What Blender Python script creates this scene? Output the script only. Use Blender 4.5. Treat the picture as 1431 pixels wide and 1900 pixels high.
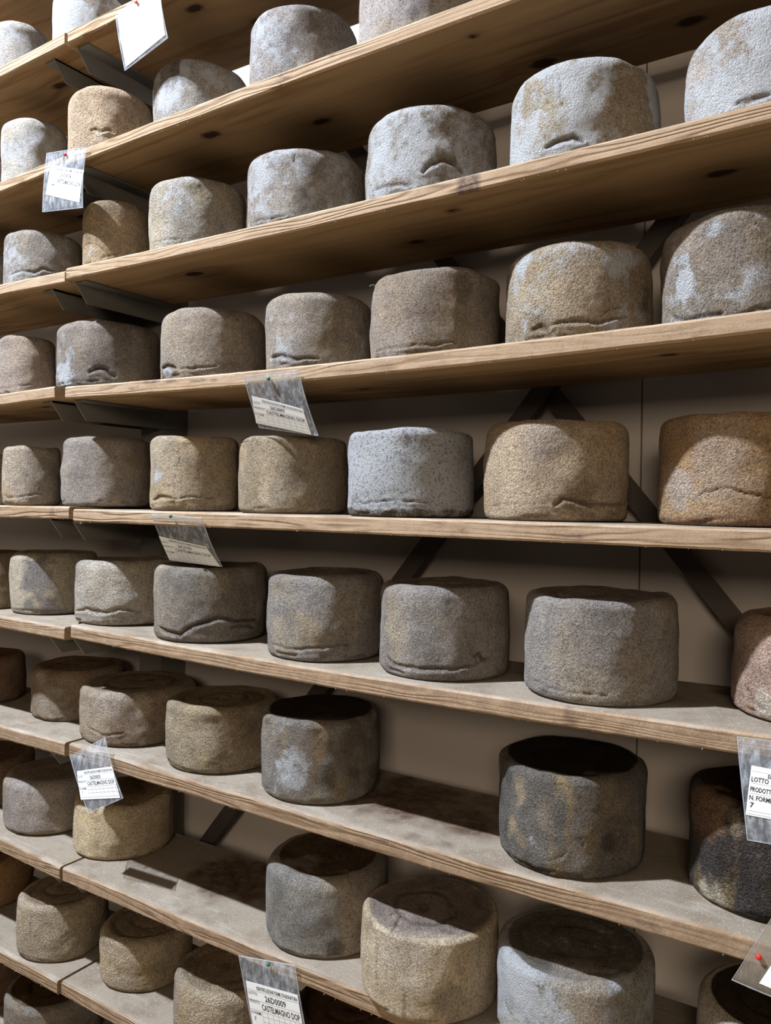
import bpy, math, random
import numpy as np
from mathutils import Matrix, Vector

for o in list(bpy.data.objects):
    bpy.data.objects.remove(o)
S = bpy.context.scene
C = S.collection

# ------------------------------------------------------------------ camera
FOCAL_PX = 1473.378
CAM_AXES = [[0.838524, -0.015386, 0.544648], [0.54474, 0.002224, -0.838602], [0.011692, 0.999879, 0.010246]]

cam = bpy.data.cameras.new('camera')
cam.sensor_fit = 'HORIZONTAL'
cam.sensor_width = 36.0
cam.lens = FOCAL_PX / 1431.0 * 36.0
cam.clip_start = 0.02
camo = bpy.data.objects.new('camera', cam)
C.objects.link(camo)
M = Matrix.Identity(4)
for i in range(3):
    for j in range(3):
        M[i][j] = CAM_AXES[i][j]
camo.matrix_world = M
S.camera = camo

# ------------------------------------------------------------------ light
W = bpy.data.worlds.new('cellar_ambient')
S.world = W
W.use_nodes = True
bg = W.node_tree.nodes['Background']
bg.inputs[0].default_value = (1.0, 0.86, 0.70, 1)
bg.inputs[1].default_value = 0.07


def lamp(name, loc, target, sx, sy, energy, col):
    l = bpy.data.lights.new(name, 'AREA')
    l.shape = 'RECTANGLE'
    l.size, l.size_y = sx, sy
    l.energy = energy
    l.color = col
    o = bpy.data.objects.new(name, l)
    C.objects.link(o)
    o.location = loc
    d = Vector(target) - Vector(loc)
    o.rotation_euler = d.to_track_quat('-Z', 'Y').to_euler()
    return o


lamp('ceiling_lamp', (-2.45, -0.36, 2.95), (-0.9, 1.2, -0.2), 0.14, 0.03, 310, (0.82, 0.91, 1.04))
lamp('warm_fill_light', (0.9, -2.2, 0.80), (-0.7, 1.2, -0.2), 0.9, 0.6, 31, (1.0, 0.81, 0.60))  # added soft warm fill for the shaded sides, not a fixture of the room

S.view_settings.view_transform = 'Standard'
S.view_settings.look = 'None'
S.view_settings.gamma = 1.0
S.view_settings.use_curve_mapping = False
S.view_settings.exposure = 0.47
S.render.film_transparent = False


# ------------------------------------------------------------------ helpers
def soft(h, k=0.70):
    c = lin(h)
    g = c @ np.array([0.30, 0.55, 0.15])
    return (g + (c - g) * k) * np.array([1.0, 0.99, 1.01])


def lin(h):
    out = []
    for i in (0, 2, 4):
        c = int(h[i:i + 2], 16) / 255.0
        out.append(c / 12.92 if c <= 0.04045 else ((c + 0.055) / 1.055) ** 2.4)
    return np.array(out)


_PERM = np.random.RandomState(7).rand(64, 64, 64).astype(np.float32)


def vnoise(p):
    """value noise in -1..1 on an (n,3) array"""
    i = np.floor(p).astype(np.int64)
    f = p - i
    f = f * f * f * (f * (f * 6 - 15) + 10)
    i &= 63
    j = (i + 1) & 63
    x0, y0, z0 = i.T
    x1, y1, z1 = j.T
    fx, fy, fz = f.T
    g = _PERM
    a = g[x0, y0, z0] * (1 - fx) + g[x1, y0, z0] * fx
    b = g[x0, y1, z0] * (1 - fx) + g[x1, y1, z0] * fx
    c = g[x0, y0, z1] * (1 - fx) + g[x1, y0, z1] * fx
    d = g[x0, y1, z1] * (1 - fx) + g[x1, y1, z1] * fx
    return 2 * ((a * (1 - fy) + b * fy) * (1 - fz) + (c * (1 - fy) + d * fy) * fz) - 1


def fbm(p, octv=4, gain=0.5):
    s = 0.0
    a = 1.0
    t = 0.0
    for k in range(octv):
        s = s + a * vnoise(p * (2.03 ** k) + 11.7 * k)
        t += a
        a *= gain
    return s / t


def sstep(a, b, x):
    t = np.clip((x - a) / (b - a), 0, 1)
    return t * t * (3 - 2 * t)


def mesh_obj(name, verts, faces, mat=None, parent=None, smooth=False, mats=None, midx=None):
    me = bpy.data.meshes.new(name)
    me.from_pydata([tuple(map(float, v)) for v in verts], [], [tuple(map(int, f)) for f in faces])
    for m in (mats or ([mat] if mat else [])):
        me.materials.append(m)
    if midx is not None:
        me.polygons.foreach_set('material_index', np.array(midx, dtype=np.int32))
    me.polygons.foreach_set('use_smooth', np.full(len(me.polygons), smooth))
    me.update()
    o = bpy.data.objects.new(name, me)
    C.objects.link(o)
    if parent:
        o.parent = parent
    return o


def quad_mesh(name, V, Q, mats, parent=None, smooth=True, midx=None):
    """fast path: V (n,3) float array, Q (m,4) int array"""
    me = bpy.data.meshes.new(name)
    V = np.ascontiguousarray(V, dtype=np.float32)
    Q = np.ascontiguousarray(Q, dtype=np.int32)
    me.vertices.add(len(V))
    me.vertices.foreach_set('co', V.ravel())
    me.loops.add(Q.size)
    me.loops.foreach_set('vertex_index', Q.ravel())
    me.polygons.add(len(Q))
    me.polygons.foreach_set('loop_start', np.arange(0, Q.size, 4, dtype=np.int32))
    me.polygons.foreach_set('loop_total', np.full(len(Q), 4, dtype=np.int32))
    for m in mats:
        me.materials.append(m)
    if midx is not None:
        me.polygons.foreach_set('material_index', np.ascontiguousarray(midx, dtype=np.int32))
    me.polygons.foreach_set('use_smooth', np.full(len(Q), smooth))
    me.update(calc_edges=True)
    o = bpy.data.objects.new(name, me)
    C.objects.link(o)
    if parent:
        o.parent = parent
    return o


def color_attr(me, name, arr):
    a = me.color_attributes.new(name, 'FLOAT_COLOR', 'POINT')
    a.data.foreach_set('color', np.ascontiguousarray(arr, dtype=np.float32).ravel())


def tag(o, label, cat, group=None):
    o['label'] = label
    o['category'] = cat
    if group:
        o['group'] = group


def box(x0, x1, y0, y1, z0, z1):
    v = [(x, y, z) for z in (z0, z1) for y in (y0, y1) for x in (x0, x1)]
    f = [(0, 2, 3, 1), (4, 5, 7, 6), (0, 1, 5, 4), (2, 6, 7, 3), (0, 4, 6, 2), (1, 3, 7, 5)]
    return v, f


def join(parts):
    V, F = [], []
    for v, f in parts:
        n = len(V)
        V += list(v)
        F += [tuple(i + n for i in q) for q in f]
    return V, F


# ------------------------------------------------------------------ materials
class NT:
    def __init__(self, name):
        self.m = bpy.data.materials.new(name)
        self.m.use_nodes = True
        self.t = self.m.node_tree
        self.t.nodes.clear()
        self.out = self.n('ShaderNodeOutputMaterial')

    def n(self, kind, **kw):
        nd = self.t.nodes.new(kind)
        for k, v in kw.items():
            setattr(nd, k, v)
        return nd

    def l(self, a, b):
        self.t.links.new(a, b)

    def put(self, sock, v):
        if isinstance(v, bpy.types.NodeSocket):
            self.l(v, sock)
        else:
            sock.default_value = v

    def math(self, op, a, b=0.0, clamp=False):
        nd = self.n('ShaderNodeMath', operation=op, use_clamp=clamp)
        self.put(nd.inputs[0], a)
        self.put(nd.inputs[1], b)
        return nd.outputs[0]

    def ss(self, x, a, b, lo=0.0, hi=1.0):
        nd = self.n('ShaderNodeMapRange', interpolation_type='SMOOTHSTEP')
        self.put(nd.inputs['Value'], x)
        self.put(nd.inputs['From Min'], a)
        self.put(nd.inputs['From Max'], b)
        self.put(nd.inputs['To Min'], lo)
        self.put(nd.inputs['To Max'], hi)
        return nd.outputs[0]

    def mix(self, f, a, b, blend='MIX'):
        nd = self.n('ShaderNodeMix', data_type='RGBA', blend_type=blend)
        self.put(nd.inputs[0], f)
        self.put(nd.inputs[6], a)
        self.put(nd.inputs[7], b)
        return nd.outputs[2]

    def noise(self, vec, scale, detail=4.0, rough=0.55, dist=0.0):
        nd = self.n('ShaderNodeTexNoise')
        self.l(vec, nd.inputs['Vector'])
        nd.inputs['Scale'].default_value = scale
        nd.inputs['Detail'].default_value = detail
        nd.inputs['Roughness'].default_value = rough
        nd.inputs['Distortion'].default_value = dist
        return nd.outputs[0]

    def vmul(self, vec, s):
        nd = self.n('ShaderNodeVectorMath', operation='MULTIPLY')
        self.l(vec, nd.inputs[0])
        nd.inputs[1].default_value = s
        return nd.outputs[0]

    def coords(self, spread=7.0):
        tc = self.n('ShaderNodeTexCoord')
        oi = self.n('ShaderNodeObjectInfo')
        ad = self.n('ShaderNodeVectorMath', operation='ADD')
        self.l(tc.outputs['Object'], ad.inputs[0])
        sc = self.math('MULTIPLY', oi.outputs['Random'], spread)
        cx = self.n('ShaderNodeCombineXYZ')
        self.l(sc, cx.inputs[0])
        self.l(sc, cx.inputs[1])
        self.l(sc, cx.inputs[2])
        self.l(cx.outputs[0], ad.inputs[1])
        return ad.outputs[0], oi.outputs['Random'], tc.outputs['Object']

    def bsdf(self, col, rough=0.9, bump=None, dist=0.001, strength=1.0, spec=0.15, metal=0.0):
        b = self.n('ShaderNodeBsdfPrincipled')
        self.put(b.inputs['Base Color'], col)
        self.put(b.inputs['Roughness'], rough)
        self.put(b.inputs['Specular IOR Level'], spec)
        self.put(b.inputs['Metallic'], metal)
        if bump is not None:
            bp = self.n('ShaderNodeBump')
            bp.inputs['Strength'].default_value = strength
            bp.inputs['Distance'].default_value = dist
            self.l(bump, bp.inputs['Height'])
            self.l(bp.outputs[0], b.inputs['Normal'])
        self.l(b.outputs[0], self.out.inputs[0])
        return b


def rgb(h):
    return tuple(lin(h)) + (1.0,)


def rind_material():
    t = NT('cheese_rind')
    vec, rnd, _ = t.coords()
    tint = t.n('ShaderNodeAttribute', attribute_name='Tint')
    grain = t.n('ShaderNodeAttribute', attribute_name='Grain')
    sep = t.n('ShaderNodeSeparateColor')
    t.l(grain.outputs['Color'], sep.inputs[0])
    dark, peb, crack = sep.outputs[0], sep.outputs[1], sep.outputs[2]
    mould = tint.outputs['Alpha']
    n1 = t.noise(vec, 60, 6, 0.65)
    n2 = t.noise(vec, 600, 3, 0.65)
    n3 = t.noise(vec, 26, 5, 0.62)
    n4 = t.noise(vec, 230, 4, 0.7)
    # base tone variation
    v = t.math('ADD', t.math('MULTIPLY', n2, 2.5), t.math('MULTIPLY', n4, 2.0))
    v = t.math('ADD', v, t.math('MULTIPLY', n1, 0.8))
    v = t.math('MAXIMUM', t.math('SUBTRACT', v, 1.65), 0.16)
    vc = t.n('ShaderNodeCombineXYZ')
    for i in range(3):
        t.l(v, vc.inputs[i])
    base = t.mix(1.0, tint.outputs['Color'], vc.outputs[0], 'MULTIPLY')
    # white mould bloom in grains and drifts
    f = t.math('ADD', t.math('MULTIPLY', n1, 0.45), t.math('MULTIPLY', n3, 0.35))
    f = t.math('ADD', f, t.math('MULTIPLY', n2, 0.35))
    f = t.math('ADD', f, t.math('MULTIPLY', mould, 0.52))
    mk = t.ss(f, 0.74, 0.90)
    mk = t.math('MULTIPLY', mk, t.ss(mould, 0.0, 0.25, 0.0, 0.82))
    base = t.mix(mk, base, t.mix(n2, (0.36, 0.37, 0.39, 1), (0.70, 0.72, 0.75, 1)))
    # dark specks
    g = t.math('ADD', n4, t.math('MULTIPLY', dark, 0.30))
    dk = t.math('MULTIPLY', t.ss(g, 0.66, 0.76), 0.75)
    base = t.mix(dk, base, t.mix(1.0, base, (0.30, 0.26, 0.22, 1), 'MULTIPLY'))
    base = t.mix(crack, base, t.mix(1.0, base, (0.16, 0.12, 0.09, 1), 'MULTIPLY'))
    # relief
    vo = t.n('ShaderNodeTexVoronoi', feature='SMOOTH_F1')
    t.l(vec, vo.inputs['Vector'])
    vo.inputs['Scale'].default_value = 290
    vo.inputs['Smoothness'].default_value = 0.7
    pb = t.math('MULTIPLY', t.math('SUBTRACT', 0.7, vo.outputs['Distance']), peb)
    hgt = t.math('ADD', t.math('MULTIPLY', n2, 1.15), t.math('MULTIPLY', n4, 0.5))
    hgt = t.math('ADD', hgt, t.math('MULTIPLY', pb, 0.8))
    hgt = t.math('ADD', hgt, t.math('MULTIPLY', mk, 0.12))
    t.bsdf(base, 0.95, hgt, 0.0052, 1.0, 0.08)
    return t.m


def wood_material(name, kind):
    t = NT(name)
    vec, rnd, raw = t.coords(3.0)
    mask = t.n('ShaderNodeAttribute', attribute_name='Mark')
    sep = t.n('ShaderNodeSeparateColor')
    t.l(mask.outputs['Color'], sep.inputs[0])
    knot, stain, edge = sep.outputs
    du = t.n('ShaderNodeAttribute', attribute_name='dust_and_falloff', attribute_type='OBJECT').outputs['Fac']
    st = t.vmul(vec, (0.9, 10.0, 10.0))
    warp = t.noise(st, 1.6, 3, 0.5)
    fine = t.noise(t.vmul(vec, (4.0, 120.0, 120.0)), 2.0, 4, 0.6)
    sp = t.n('ShaderNodeSeparateXYZ')
    t.l(vec, sp.inputs[0])
    # annual rings: distance from a far pith plus slow wander along the board
    r = t.math('ADD', t.math('MULTIPLY', sp.outputs[2], 1.0), t.math('MULTIPLY', sp.outputs[1], 0.45))
    ph = t.math('ADD', t.math('MULTIPLY', r, {'edge': 520.0, 'top': 170.0, 'under': 150.0}[kind]),
                t.math('MULTIPLY', warp, 75.0 if kind == 'edge' else 26.0))
    ph = t.math('ADD', ph, t.math('MULTIPLY', knot, 9.0))
    ring = t.math('MULTIPLY', t.math('ADD', t.math('SINE', ph), 1.0), 0.5)
    ring = t.math('POWER', ring, 2.2)
    a, b = {'edge': ('c9a878', '9a7546'), 'top': ('957f63', '745b40'), 'under': ('987c5a', '755638')}[kind]
    if kind == 'edge':
        a, b = 'a8927a', '79634d'
    show = t.ss(t.noise(t.vmul(vec, (1.3, 4.0, 4.0)), 1.5, 3, 0.5), 0.38, 0.62, 0.25, 0.95)
    ring = t.math('MULTIPLY', ring, show)
    col = t.mix(t.math('MULTIPLY', ring, 0.9), rgb(a), rgb(b))
    col = t.mix(t.math('MULTIPLY', fine, 0.35), col, rgb('7a5a38'))
    big = t.noise(t.vmul(vec, (2.0, 8.0, 8.0)), 2.2, 4, 0.6)
    col = t.mix(t.ss(big, 0.52, 0.75, 0, 0.45), col, rgb('8a6c4a'))
    # dust: per board grey bloom, plus light fall-off painted into lower boards
    g1 = t.noise(vec, 38, 5, 0.7)
    g2 = t.noise(vec, 300, 3, 0.6)
    gg = t.math('ADD', t.math('MULTIPLY', g1, 0.7), t.math('MULTIPLY', g2, 0.4))
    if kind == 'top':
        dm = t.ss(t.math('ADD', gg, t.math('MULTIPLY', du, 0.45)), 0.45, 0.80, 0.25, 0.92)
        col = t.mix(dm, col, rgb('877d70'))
        g3 = t.noise(vec, 11, 5, 0.65)
        col = t.mix(t.ss(g3, 0.46, 0.70, 0, 0.75), col, rgb('6f6152'))
        g5 = t.noise(t.vmul(vec, (2.0, 9.0, 9.0)), 3.0, 5, 0.65)
        col = t.mix(t.ss(g5, 0.52, 0.72, 0, 0.6), col, rgb('9d958a'))
        g4 = t.noise(vec, 130, 4, 0.7)
        col = t.mix(t.ss(g4, 0.55, 0.70, 0, 0.5), col, rgb('6f655a'))
        sp1 = t.ss(g2, 0.58, 0.70, 0, 0.55)
        col = t.mix(sp1, col, rgb('bfb8ae'))
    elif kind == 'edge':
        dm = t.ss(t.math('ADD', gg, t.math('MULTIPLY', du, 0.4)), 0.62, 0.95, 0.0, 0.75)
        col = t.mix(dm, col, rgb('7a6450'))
    else:
        dm = t.ss(gg, 0.62, 0.9, 0.0, 0.3)
        col = t.mix(dm, col, rgb('6f5a45'))
    kk = t.math('MULTIPLY', knot, 0.85, True)
    col = t.mix(kk, col, rgb('33231a'))
    sn = t.math('MULTIPLY', stain, t.ss(gg, 0.35, 0.70, 0.35, 1.0), True)
    col = t.mix(sn, col, rgb('4a3629' if kind == 'top' else '4b3a38'))
    col = t.mix(t.math('MULTIPLY', edge, 0.6), col, rgb('bdb5a8'))
    h = t.math('ADD', t.math('MULTIPLY', ring, -1.0 if kind == 'edge' else -0.2), t.math('MULTIPLY', fine, 0.5))
    h = t.math('ADD', h, t.math('MULTIPLY', g2, 1.0 if kind == 'top' else 0.45))
    t.bsdf(col, 0.88, h, 0.0016, 0.7, 0.15)
    return t.m


def plain_material(name, hexcol, rough=0.6, var=0.25, scale=30, metal=0.0, spec=0.3, bump=0.0):
    t = NT(name)
    vec, rnd, raw = t.coords()
    n = t.noise(vec, scale, 5, 0.6)
    c = lin(hexcol)
    col = t.mix(n, tuple(c * (1 - var)) + (1,), tuple(np.minimum(c * (1 + var), 1)) + (1,))
    t.bsdf(col, rough, n if bump else None, bump, 0.6, spec, metal)
    return t.m


def sleeve_material(name, lo, hi, col=(0.74, 0.78, 0.85, 1)):
    t = NT(name)
    vec, rnd, raw = t.coords()
    n = t.noise(t.vmul(vec, (1.0, 1.0, 0.35)), 90, 5, 0.75)
    tr = t.n('ShaderNodeBsdfTransparent')
    tr.inputs[0].default_value = (0.93, 0.94, 0.95, 1)
    b = t.n('ShaderNodeBsdfPrincipled')
    b.inputs['Base Color'].default_value = col
    b.inputs['Roughness'].default_value = 0.22
    b.inputs['Specular IOR Level'].default_value = 0.6
    bp = t.n('ShaderNodeBump')
    bp.inputs['Strength'].default_value = 0.5
    bp.inputs['Distance'].default_value = 0.002
    t.l(n, bp.inputs['Height'])
    t.l(bp.outputs[0], b.inputs['Normal'])
    mx = t.n('ShaderNodeMixShader')
    t.l(t.ss(n, 0.40, 0.75, lo, hi), mx.inputs[0])
    t.l(tr.outputs[0], mx.inputs[1])
    t.l(b.outputs[0], mx.inputs[2])
    t.l(mx.outputs[0], t.out.inputs[0])
    return t.m


RIND = rind_material()
W_EDGE = wood_material('pine_edge', 'edge')
W_TOP = wood_material('dusty_pine_top', 'top')
W_UNDER = wood_material('pine_underside', 'under')
STEEL = plain_material('grey_painted_steel', '66635d', 0.5, 0.15, 25, 0.0, 0.4)
DARK_STEEL = plain_material('dark_painted_steel', '453d39', 0.6, 0.2, 30, 0.0, 0.3)
PANEL = plain_material('cream_wall_panel', 'b2aaa4', 0.7, 0.06, 3, 0.0, 0.25)
FLOOR = plain_material('concrete_floor', 'a3937b', 0.85, 0.15, 6)
CEIL = plain_material('white_ceiling', 'cfc9be', 0.8, 0.04, 3)
PAPER = plain_material('white_paper', 'e6e8ea', 0.7, 0.04, 25)
INK = plain_material('grey_ink', '24272c', 0.7, 0.05, 40)
PALE_INK = plain_material('pale_grey_ink', '868a90', 0.7, 0.05, 40)
SLEEVE = sleeve_material('clear_plastic', 0.08, 0.36)
GRIMY = sleeve_material('grimy_plastic', 0.30, 0.62, (0.33, 0.27, 0.21, 1))
SEAM = sleeve_material('plastic_seam', 0.25, 0.55)
PIN_MAT = {'red': plain_material('red_plastic', 'c8241f', 0.3, 0.05, 30, 0, 0.5),
           'green': plain_material('green_plastic', '0e6f58', 0.3, 0.05, 30, 0, 0.5),
           'silver': plain_material('silver_metal', 'b9b9b6', 0.3, 0.05, 30, 0.9, 0.5)}
FUZZ = plain_material('mould_dust', '85765f', 0.95, 0.2, 200)

# ------------------------------------------------------------------ the room
FLOOR_Z, CEIL_Z, WALL_Y = -1.62, 3.05, 1.54


def structure(o):
    o['kind'] = 'structure'
    return o


v, f = box(-4.5, 2.6, -3.2, WALL_Y + 0.12, FLOOR_Z - 0.1, FLOOR_Z)
structure(mesh_obj('floor', v, f, FLOOR))
v, f = box(-4.5, 2.6, -3.2, WALL_Y + 0.12, CEIL_Z, CEIL_Z + 0.1)
structure(mesh_obj('ceiling', v, f, CEIL))
v, f = box(-4.5, 2.6, WALL_Y + 0.04, WALL_Y + 0.12, FLOOR_Z, CEIL_Z)
wall = structure(mesh_obj('wall_back', v, f, DARK_STEEL))
joints = [-4.5, -3.87, -2.98, -1.70, -0.4186, 0.73, 1.88, 2.6]
for a, b in zip(joints[:-1], joints[1:]):
    v, f = box(a + 0.0016, b - 0.0016, WALL_Y, WALL_Y + 0.04, FLOOR_Z, CEIL_Z)
    mesh_obj('wall_panel', v, f, PANEL, wall)

# ------------------------------------------------------------------ boards
RIGHT_Z = {1: [0, -0.012, 1.083], 2: [-0.0053, -0.0039, 0.8208], 3: [0.0089, 0.0119, 0.5422], 4: [0.0168, 0.0274, 0.2676], 5: [-0.0023, -0.0093, -0.0298], 6: [0.0159, 0.0224, -0.2988], 7: [0.0092, 0.0124, -0.5765], 8: [0, 0.0026, -0.8669], 9: [0, 0.0026, -1.139], 10: [0, 0, -1.42]}
RIGHT_X = {1: -1.659, 2: -1.663, 3: -1.658, 4: -1.659, 5: -1.625, 6: -1.63, 7: -1.634, 8: -1.655, 9: -1.656, 10: -1.655}
LEFT_X = {1: -1.672, 2: -1.675, 3: -1.664, 4: -1.701, 5: -1.641, 6: -1.655, 7: -1.651, 8: -1.666, 9: -1.673, 10: -1.67}
LEFT_Z = {1: (1.1, 1.104), 2: (0.808, 0.814), 3: (0.547, 0.541), 4: (0.268, 0.272), 5: (-0.016, -0.015), 6: (-0.297, -0.301), 7: (-0.577, -0.574), 8: (-0.864, -0.873), 9: (-1.15, -1.149), 10: (-1.42, -1.42)}

FRONT_Y, BACK_Y = 1.16, 1.448
LEFT_X[0] = -1.665
LEFT_Z[0] = (1.385, 1.385)
RIGHT_X[0] = -1.655
RIGHT_Z[0] = [0, 0, 1.385]
THICK = {0: .030, 1: .030, 2: .028, 3: .028, 4: .029, 5: .030, 6: .031, 7: .033, 8: .034, 9: .034, 10: .034}
DUST_AND_FALLOFF = {0: .1, 1: .1, 2: .1, 3: .15, 4: .3, 5: .35, 6: .6, 7: .75, 8: .7, 9: .75, 10: .8}  # real dust plus the light fall-off towards the lower shelves


def board_z(k, x):
    if x < (RIGHT_X[k] + LEFT_X[k]) / 2:
        a, b = LEFT_Z[k]
        return a + (b - a) * (max(x, -1.92) + 1.92) / (LEFT_X[k] + 1.92)
    return float(np.polyval(RIGHT_Z[k], min(x, -0.12)))


def make_board(k, x0, x1, label, knots=(), stains=(), marks=(), lines=()):
    nx = int((x1 - x0) / 0.010)
    xs = np.linspace(x0, x1, nx + 1)
    th = THICK[k]
    yf, yb = FRONT_Y, BACK_Y
    c = 0.0035
    prof = []            # (y, z, face kind after this point)
    for y in np.linspace(yf + c, yb, 25):
        prof.append((y, 0.0))
    for z in np.linspace(0, -th, 4)[1:]:
        prof.append((yb, z))
    for y in np.linspace(yb, yf + c, 53)[1:]:
        prof.append((y, -th))
    prof.append((yf, -th + c))
    for z in np.linspace(-th + c, -c, 9)[1:]:
        prof.append((yf, z))
    prof = np.array(prof)
    n = len(prof)
    kind = np.zeros(n, int)
    kind[:24] = 1
    kind[27:79] = 2
    X = np.repeat(xs, n)
    Y = np.tile(prof[:, 0], nx + 1)
    Z = np.tile(prof[:, 1], nx + 1)
    P = np.stack([X, Y, Z], 1)
    seed = np.array([k * 3.1, x0 * 2 + 5, 1.7])
    front = (Y < yf + 0.006)
    wav3 = fbm(np.stack([X * 14, Z * 20, X * 0 + 9], 1) + seed, 4)
    wav = fbm(np.stack([X * 9, Z * 20, X * 0], 1) + seed, 3)
    wav2 = fbm(np.stack([X * 60, Z * 60, X * 0], 1) + seed, 2)
    Y = Y + front * (wav * 0.0011 + wav2 * 0.0006)
    Z = Z + np.where(front, wav2 * 0.0006, 0)
    ref = x0
    zc = np.array([board_z(k, max(min(x, x1 - 1e-4), x0 + 1e-4)) for x in xs])
    zt = np.repeat(zc, n)
    V = np.stack([X - ref, Y - yf, zt - zc[0] + Z], 1)
    Q = []
    i = np.arange(nx)[:, None] * n
    j = np.arange(n)[None, :]
    jn = (j + 1) % n
    Q = np.stack([i + j, i + jn, i + n + jn, i + n + j], -1).reshape(-1, 4)
    mi = np.tile(kind, nx)
    # end caps as strips of quads between mirrored profile points
    caps = []
    for base in (0, nx * n):
        ring = [base + q for q in range(n)]
        lo, hi = 0, n - 1
        while hi - lo > 2:
            q = (ring[lo], ring[lo + 1], ring[hi - 1], ring[hi])
            caps.append(q if base else q[::-1])
            lo += 1
            hi -= 1
    caps = np.array(caps)
    Q = np.vstack([Q[:, ::-1], caps[:, ::-1]])
    mi = np.concatenate([mi, np.zeros(len(caps), int)])
    o = quad_mesh('shelf_board', V, Q, [W_EDGE, W_TOP, W_UNDER], smooth=False, midx=mi)
    o.location = (ref, yf, zc[0])
    att = np.zeros((len(V), 4))
    att[:, 3] = 1
    for (kx, ky, r) in knots:      # knots on the underside
        dx = (X - kx) * 0.55
        d = np.sqrt(dx ** 2 + (Y - ky) ** 2) + 0.004 * wav2
        under = Z < -th * 0.5
        att[:, 0] = np.maximum(att[:, 0], under * (sstep(r * 1.25, r * 0.7, d) + 0.35 * np.exp(-(d / (r * 3.0)) ** 2)))
    for (kx, ky, r) in stains:     # stains on the top
        nn = fbm(np.stack([X * 22, Y * 22, X * 0 + k], 1), 4)
        d = np.sqrt((X - kx) ** 2 + (Y - ky) ** 2) + 0.06 * nn
        att[:, 1] = np.maximum(att[:, 1], (Z > -0.002) * sstep(r, r * 0.45, d))
    for (kx, r, s) in marks:       # dark blotches on the front edge
        d = np.abs(X - kx) + 0.006 * wav2
        att[:, 1] = np.maximum(att[:, 1], front * sstep(r, r * 0.6, d) * s)
    for (lx, w_, zz, s) in lines:  # short dark cracks along the grain of the front edge
        d = np.sqrt(((X - lx) / w_) ** 2 + ((Z + zz) / 0.0035) ** 2) + 0.5 * wav2
        att[:, 1] = np.maximum(att[:, 1], front * sstep(1.3, 0.6, d) * s)
    att[:, 2] = ((Y < yf + 0.014) & (Z > -0.004)) * np.clip(wav3 * 0.9 + DUST_AND_FALLOFF[k] * 0.35, 0, 1)
    color_attr(o.data, 'Mark', att)
    o['dust_and_falloff'] = DUST_AND_FALLOFF[k]
    tag(o, label, 'shelf', 'pine shelf boards on the rack')
    # mould fuzz hanging from the lower front edge
    rs = np.random.RandomState(k * 17 + int(abs(x0) * 10))
    m = int(26 * (x1 - x0))
    fv, ff = [], []
    for q in range(m):
        fx = rs.uniform(x0 + 0.01, x1 - 0.01)
        a = rs.uniform(0.0005, 0.0012)
        ln = rs.uniform(0.0006, 0.0030)
        zz = float(np.interp(fx, xs, zc)) - zc[0] - th + 0.0012
        yy = rs.uniform(0.0002, 0.003)
        b0 = len(fv)
        tx = rs.normal(0, 0.001)
        fv += [(fx - x0 - a, yy, zz), (fx - x0 + a, yy, zz), (fx - x0, yy + 2 * a, zz), (fx - x0 + tx, yy - 0.0008, zz - ln)]
        ff += [(b0, b0 + 3, b0 + 1), (b0 + 1, b0 + 3, b0 + 2), (b0 + 2, b0 + 3, b0)]
    fz = mesh_obj('mould_fuzz', fv, ff, FUZZ, o)
    fz['kind'] = 'stuff'
    return o


ORD = ['', 'top', 'second', 'third', 'fourth', 'fifth', 'sixth', 'seventh', 'eighth', 'ninth', 'lowest']
KN = {1: [(-1.21, 1.33, .014), (-1.10, 1.25, .009), (-1.30, 1.22, .012), (-.9, 1.3, .01)],
      2: [(-1.26, 1.23, .013), (-1.02, 1.31, .012), (-.55, 1.35, .012), (-.30, 1.36, .013), (-.62, 1.21, .004)],
      3: [(-1.35, 1.27, .015), (-.66, 1.22, .004), (-.8, 1.33, .011), (-.24, 1.3, .012)],
      4: [(-.9, 1.3, .01), (-.3, 1.25, .009)]}
ST = {7: [(-.80, 1.34, .16), (-.66, 1.30, .12)], 8: [(-1.28, 1.36, .15), (-1.1, 1.38, .12), (-.1, 1.3, .05)], 6: [(-.2, 1.4, .1)]}
MK = {3: [(-.60, .022, 1.0)], 2: [(-1.0, .008, .6)], 6: [(-.42, .01, .5)]}
LN = {4: [(-1.36, .03, .004, 1), (-1.30, .02, .006, .9), (-1.22, .025, .010, .9), (-1.17, .012, .012, .9), (-1.42, .012, .016, .8)],
      2: [(-1.0, .02, .016, 1), (-.88, .006, .006, .8)], 5: [(-.42, .03, .02, .7), (-.6, .01, .018, .6)],
      7: [(-.75, .02, .008, .6), (-.3, .02, .02, .5)], 8: [(-1.2, .03, .012, .7), (-1.35, .02, .02, .7)]}
for k in range(1, 11):
    w = ORD[k]
    if k == 10:
        continue
    make_board(k, RIGHT_X[k], 0.56, 'long pine %s shelf board running right of the joint' % w,
               KN.get(k, []), ST.get(k, []), MK.get(k, []), LN.get(k, []))
for k in range(0, 11):
    w = ORD[k]
    make_board(k, -3.2, LEFT_X[k], 'pine board whose underside shows at the top left photo corner' if k == 0 else
               'pine %s shelf board running left of the joint' % w,
               [(-1.72 - .17 * ((k * 37) % 10) / 10, 1.20 + .022 * ((k * 53) % 10), .006 + .001 * ((k * 7) % 8)),
                (-1.86 - .2 * ((k * 71) % 10) / 10, 1.22 + .02 * ((k * 29) % 10), .005 + .001 * ((k * 3) % 9))], [], [(-1.71, .012, .6)] if k == 5 else [])

# ------------------------------------------------------------------ steel rack
rack = bpy.data.objects.new('steel_rack', None)
C.objects.link(rack)
rack.location = (-1.696, 1.49, FLOOR_Z)
tag(rack, 'dark grey steel rack with upright, shelf arms and crossed braces behind the cheeses', 'rack')
RO = Vector(rack.location)


def rel(V):
    return [tuple(Vector(p) - RO) for p in V]


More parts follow.
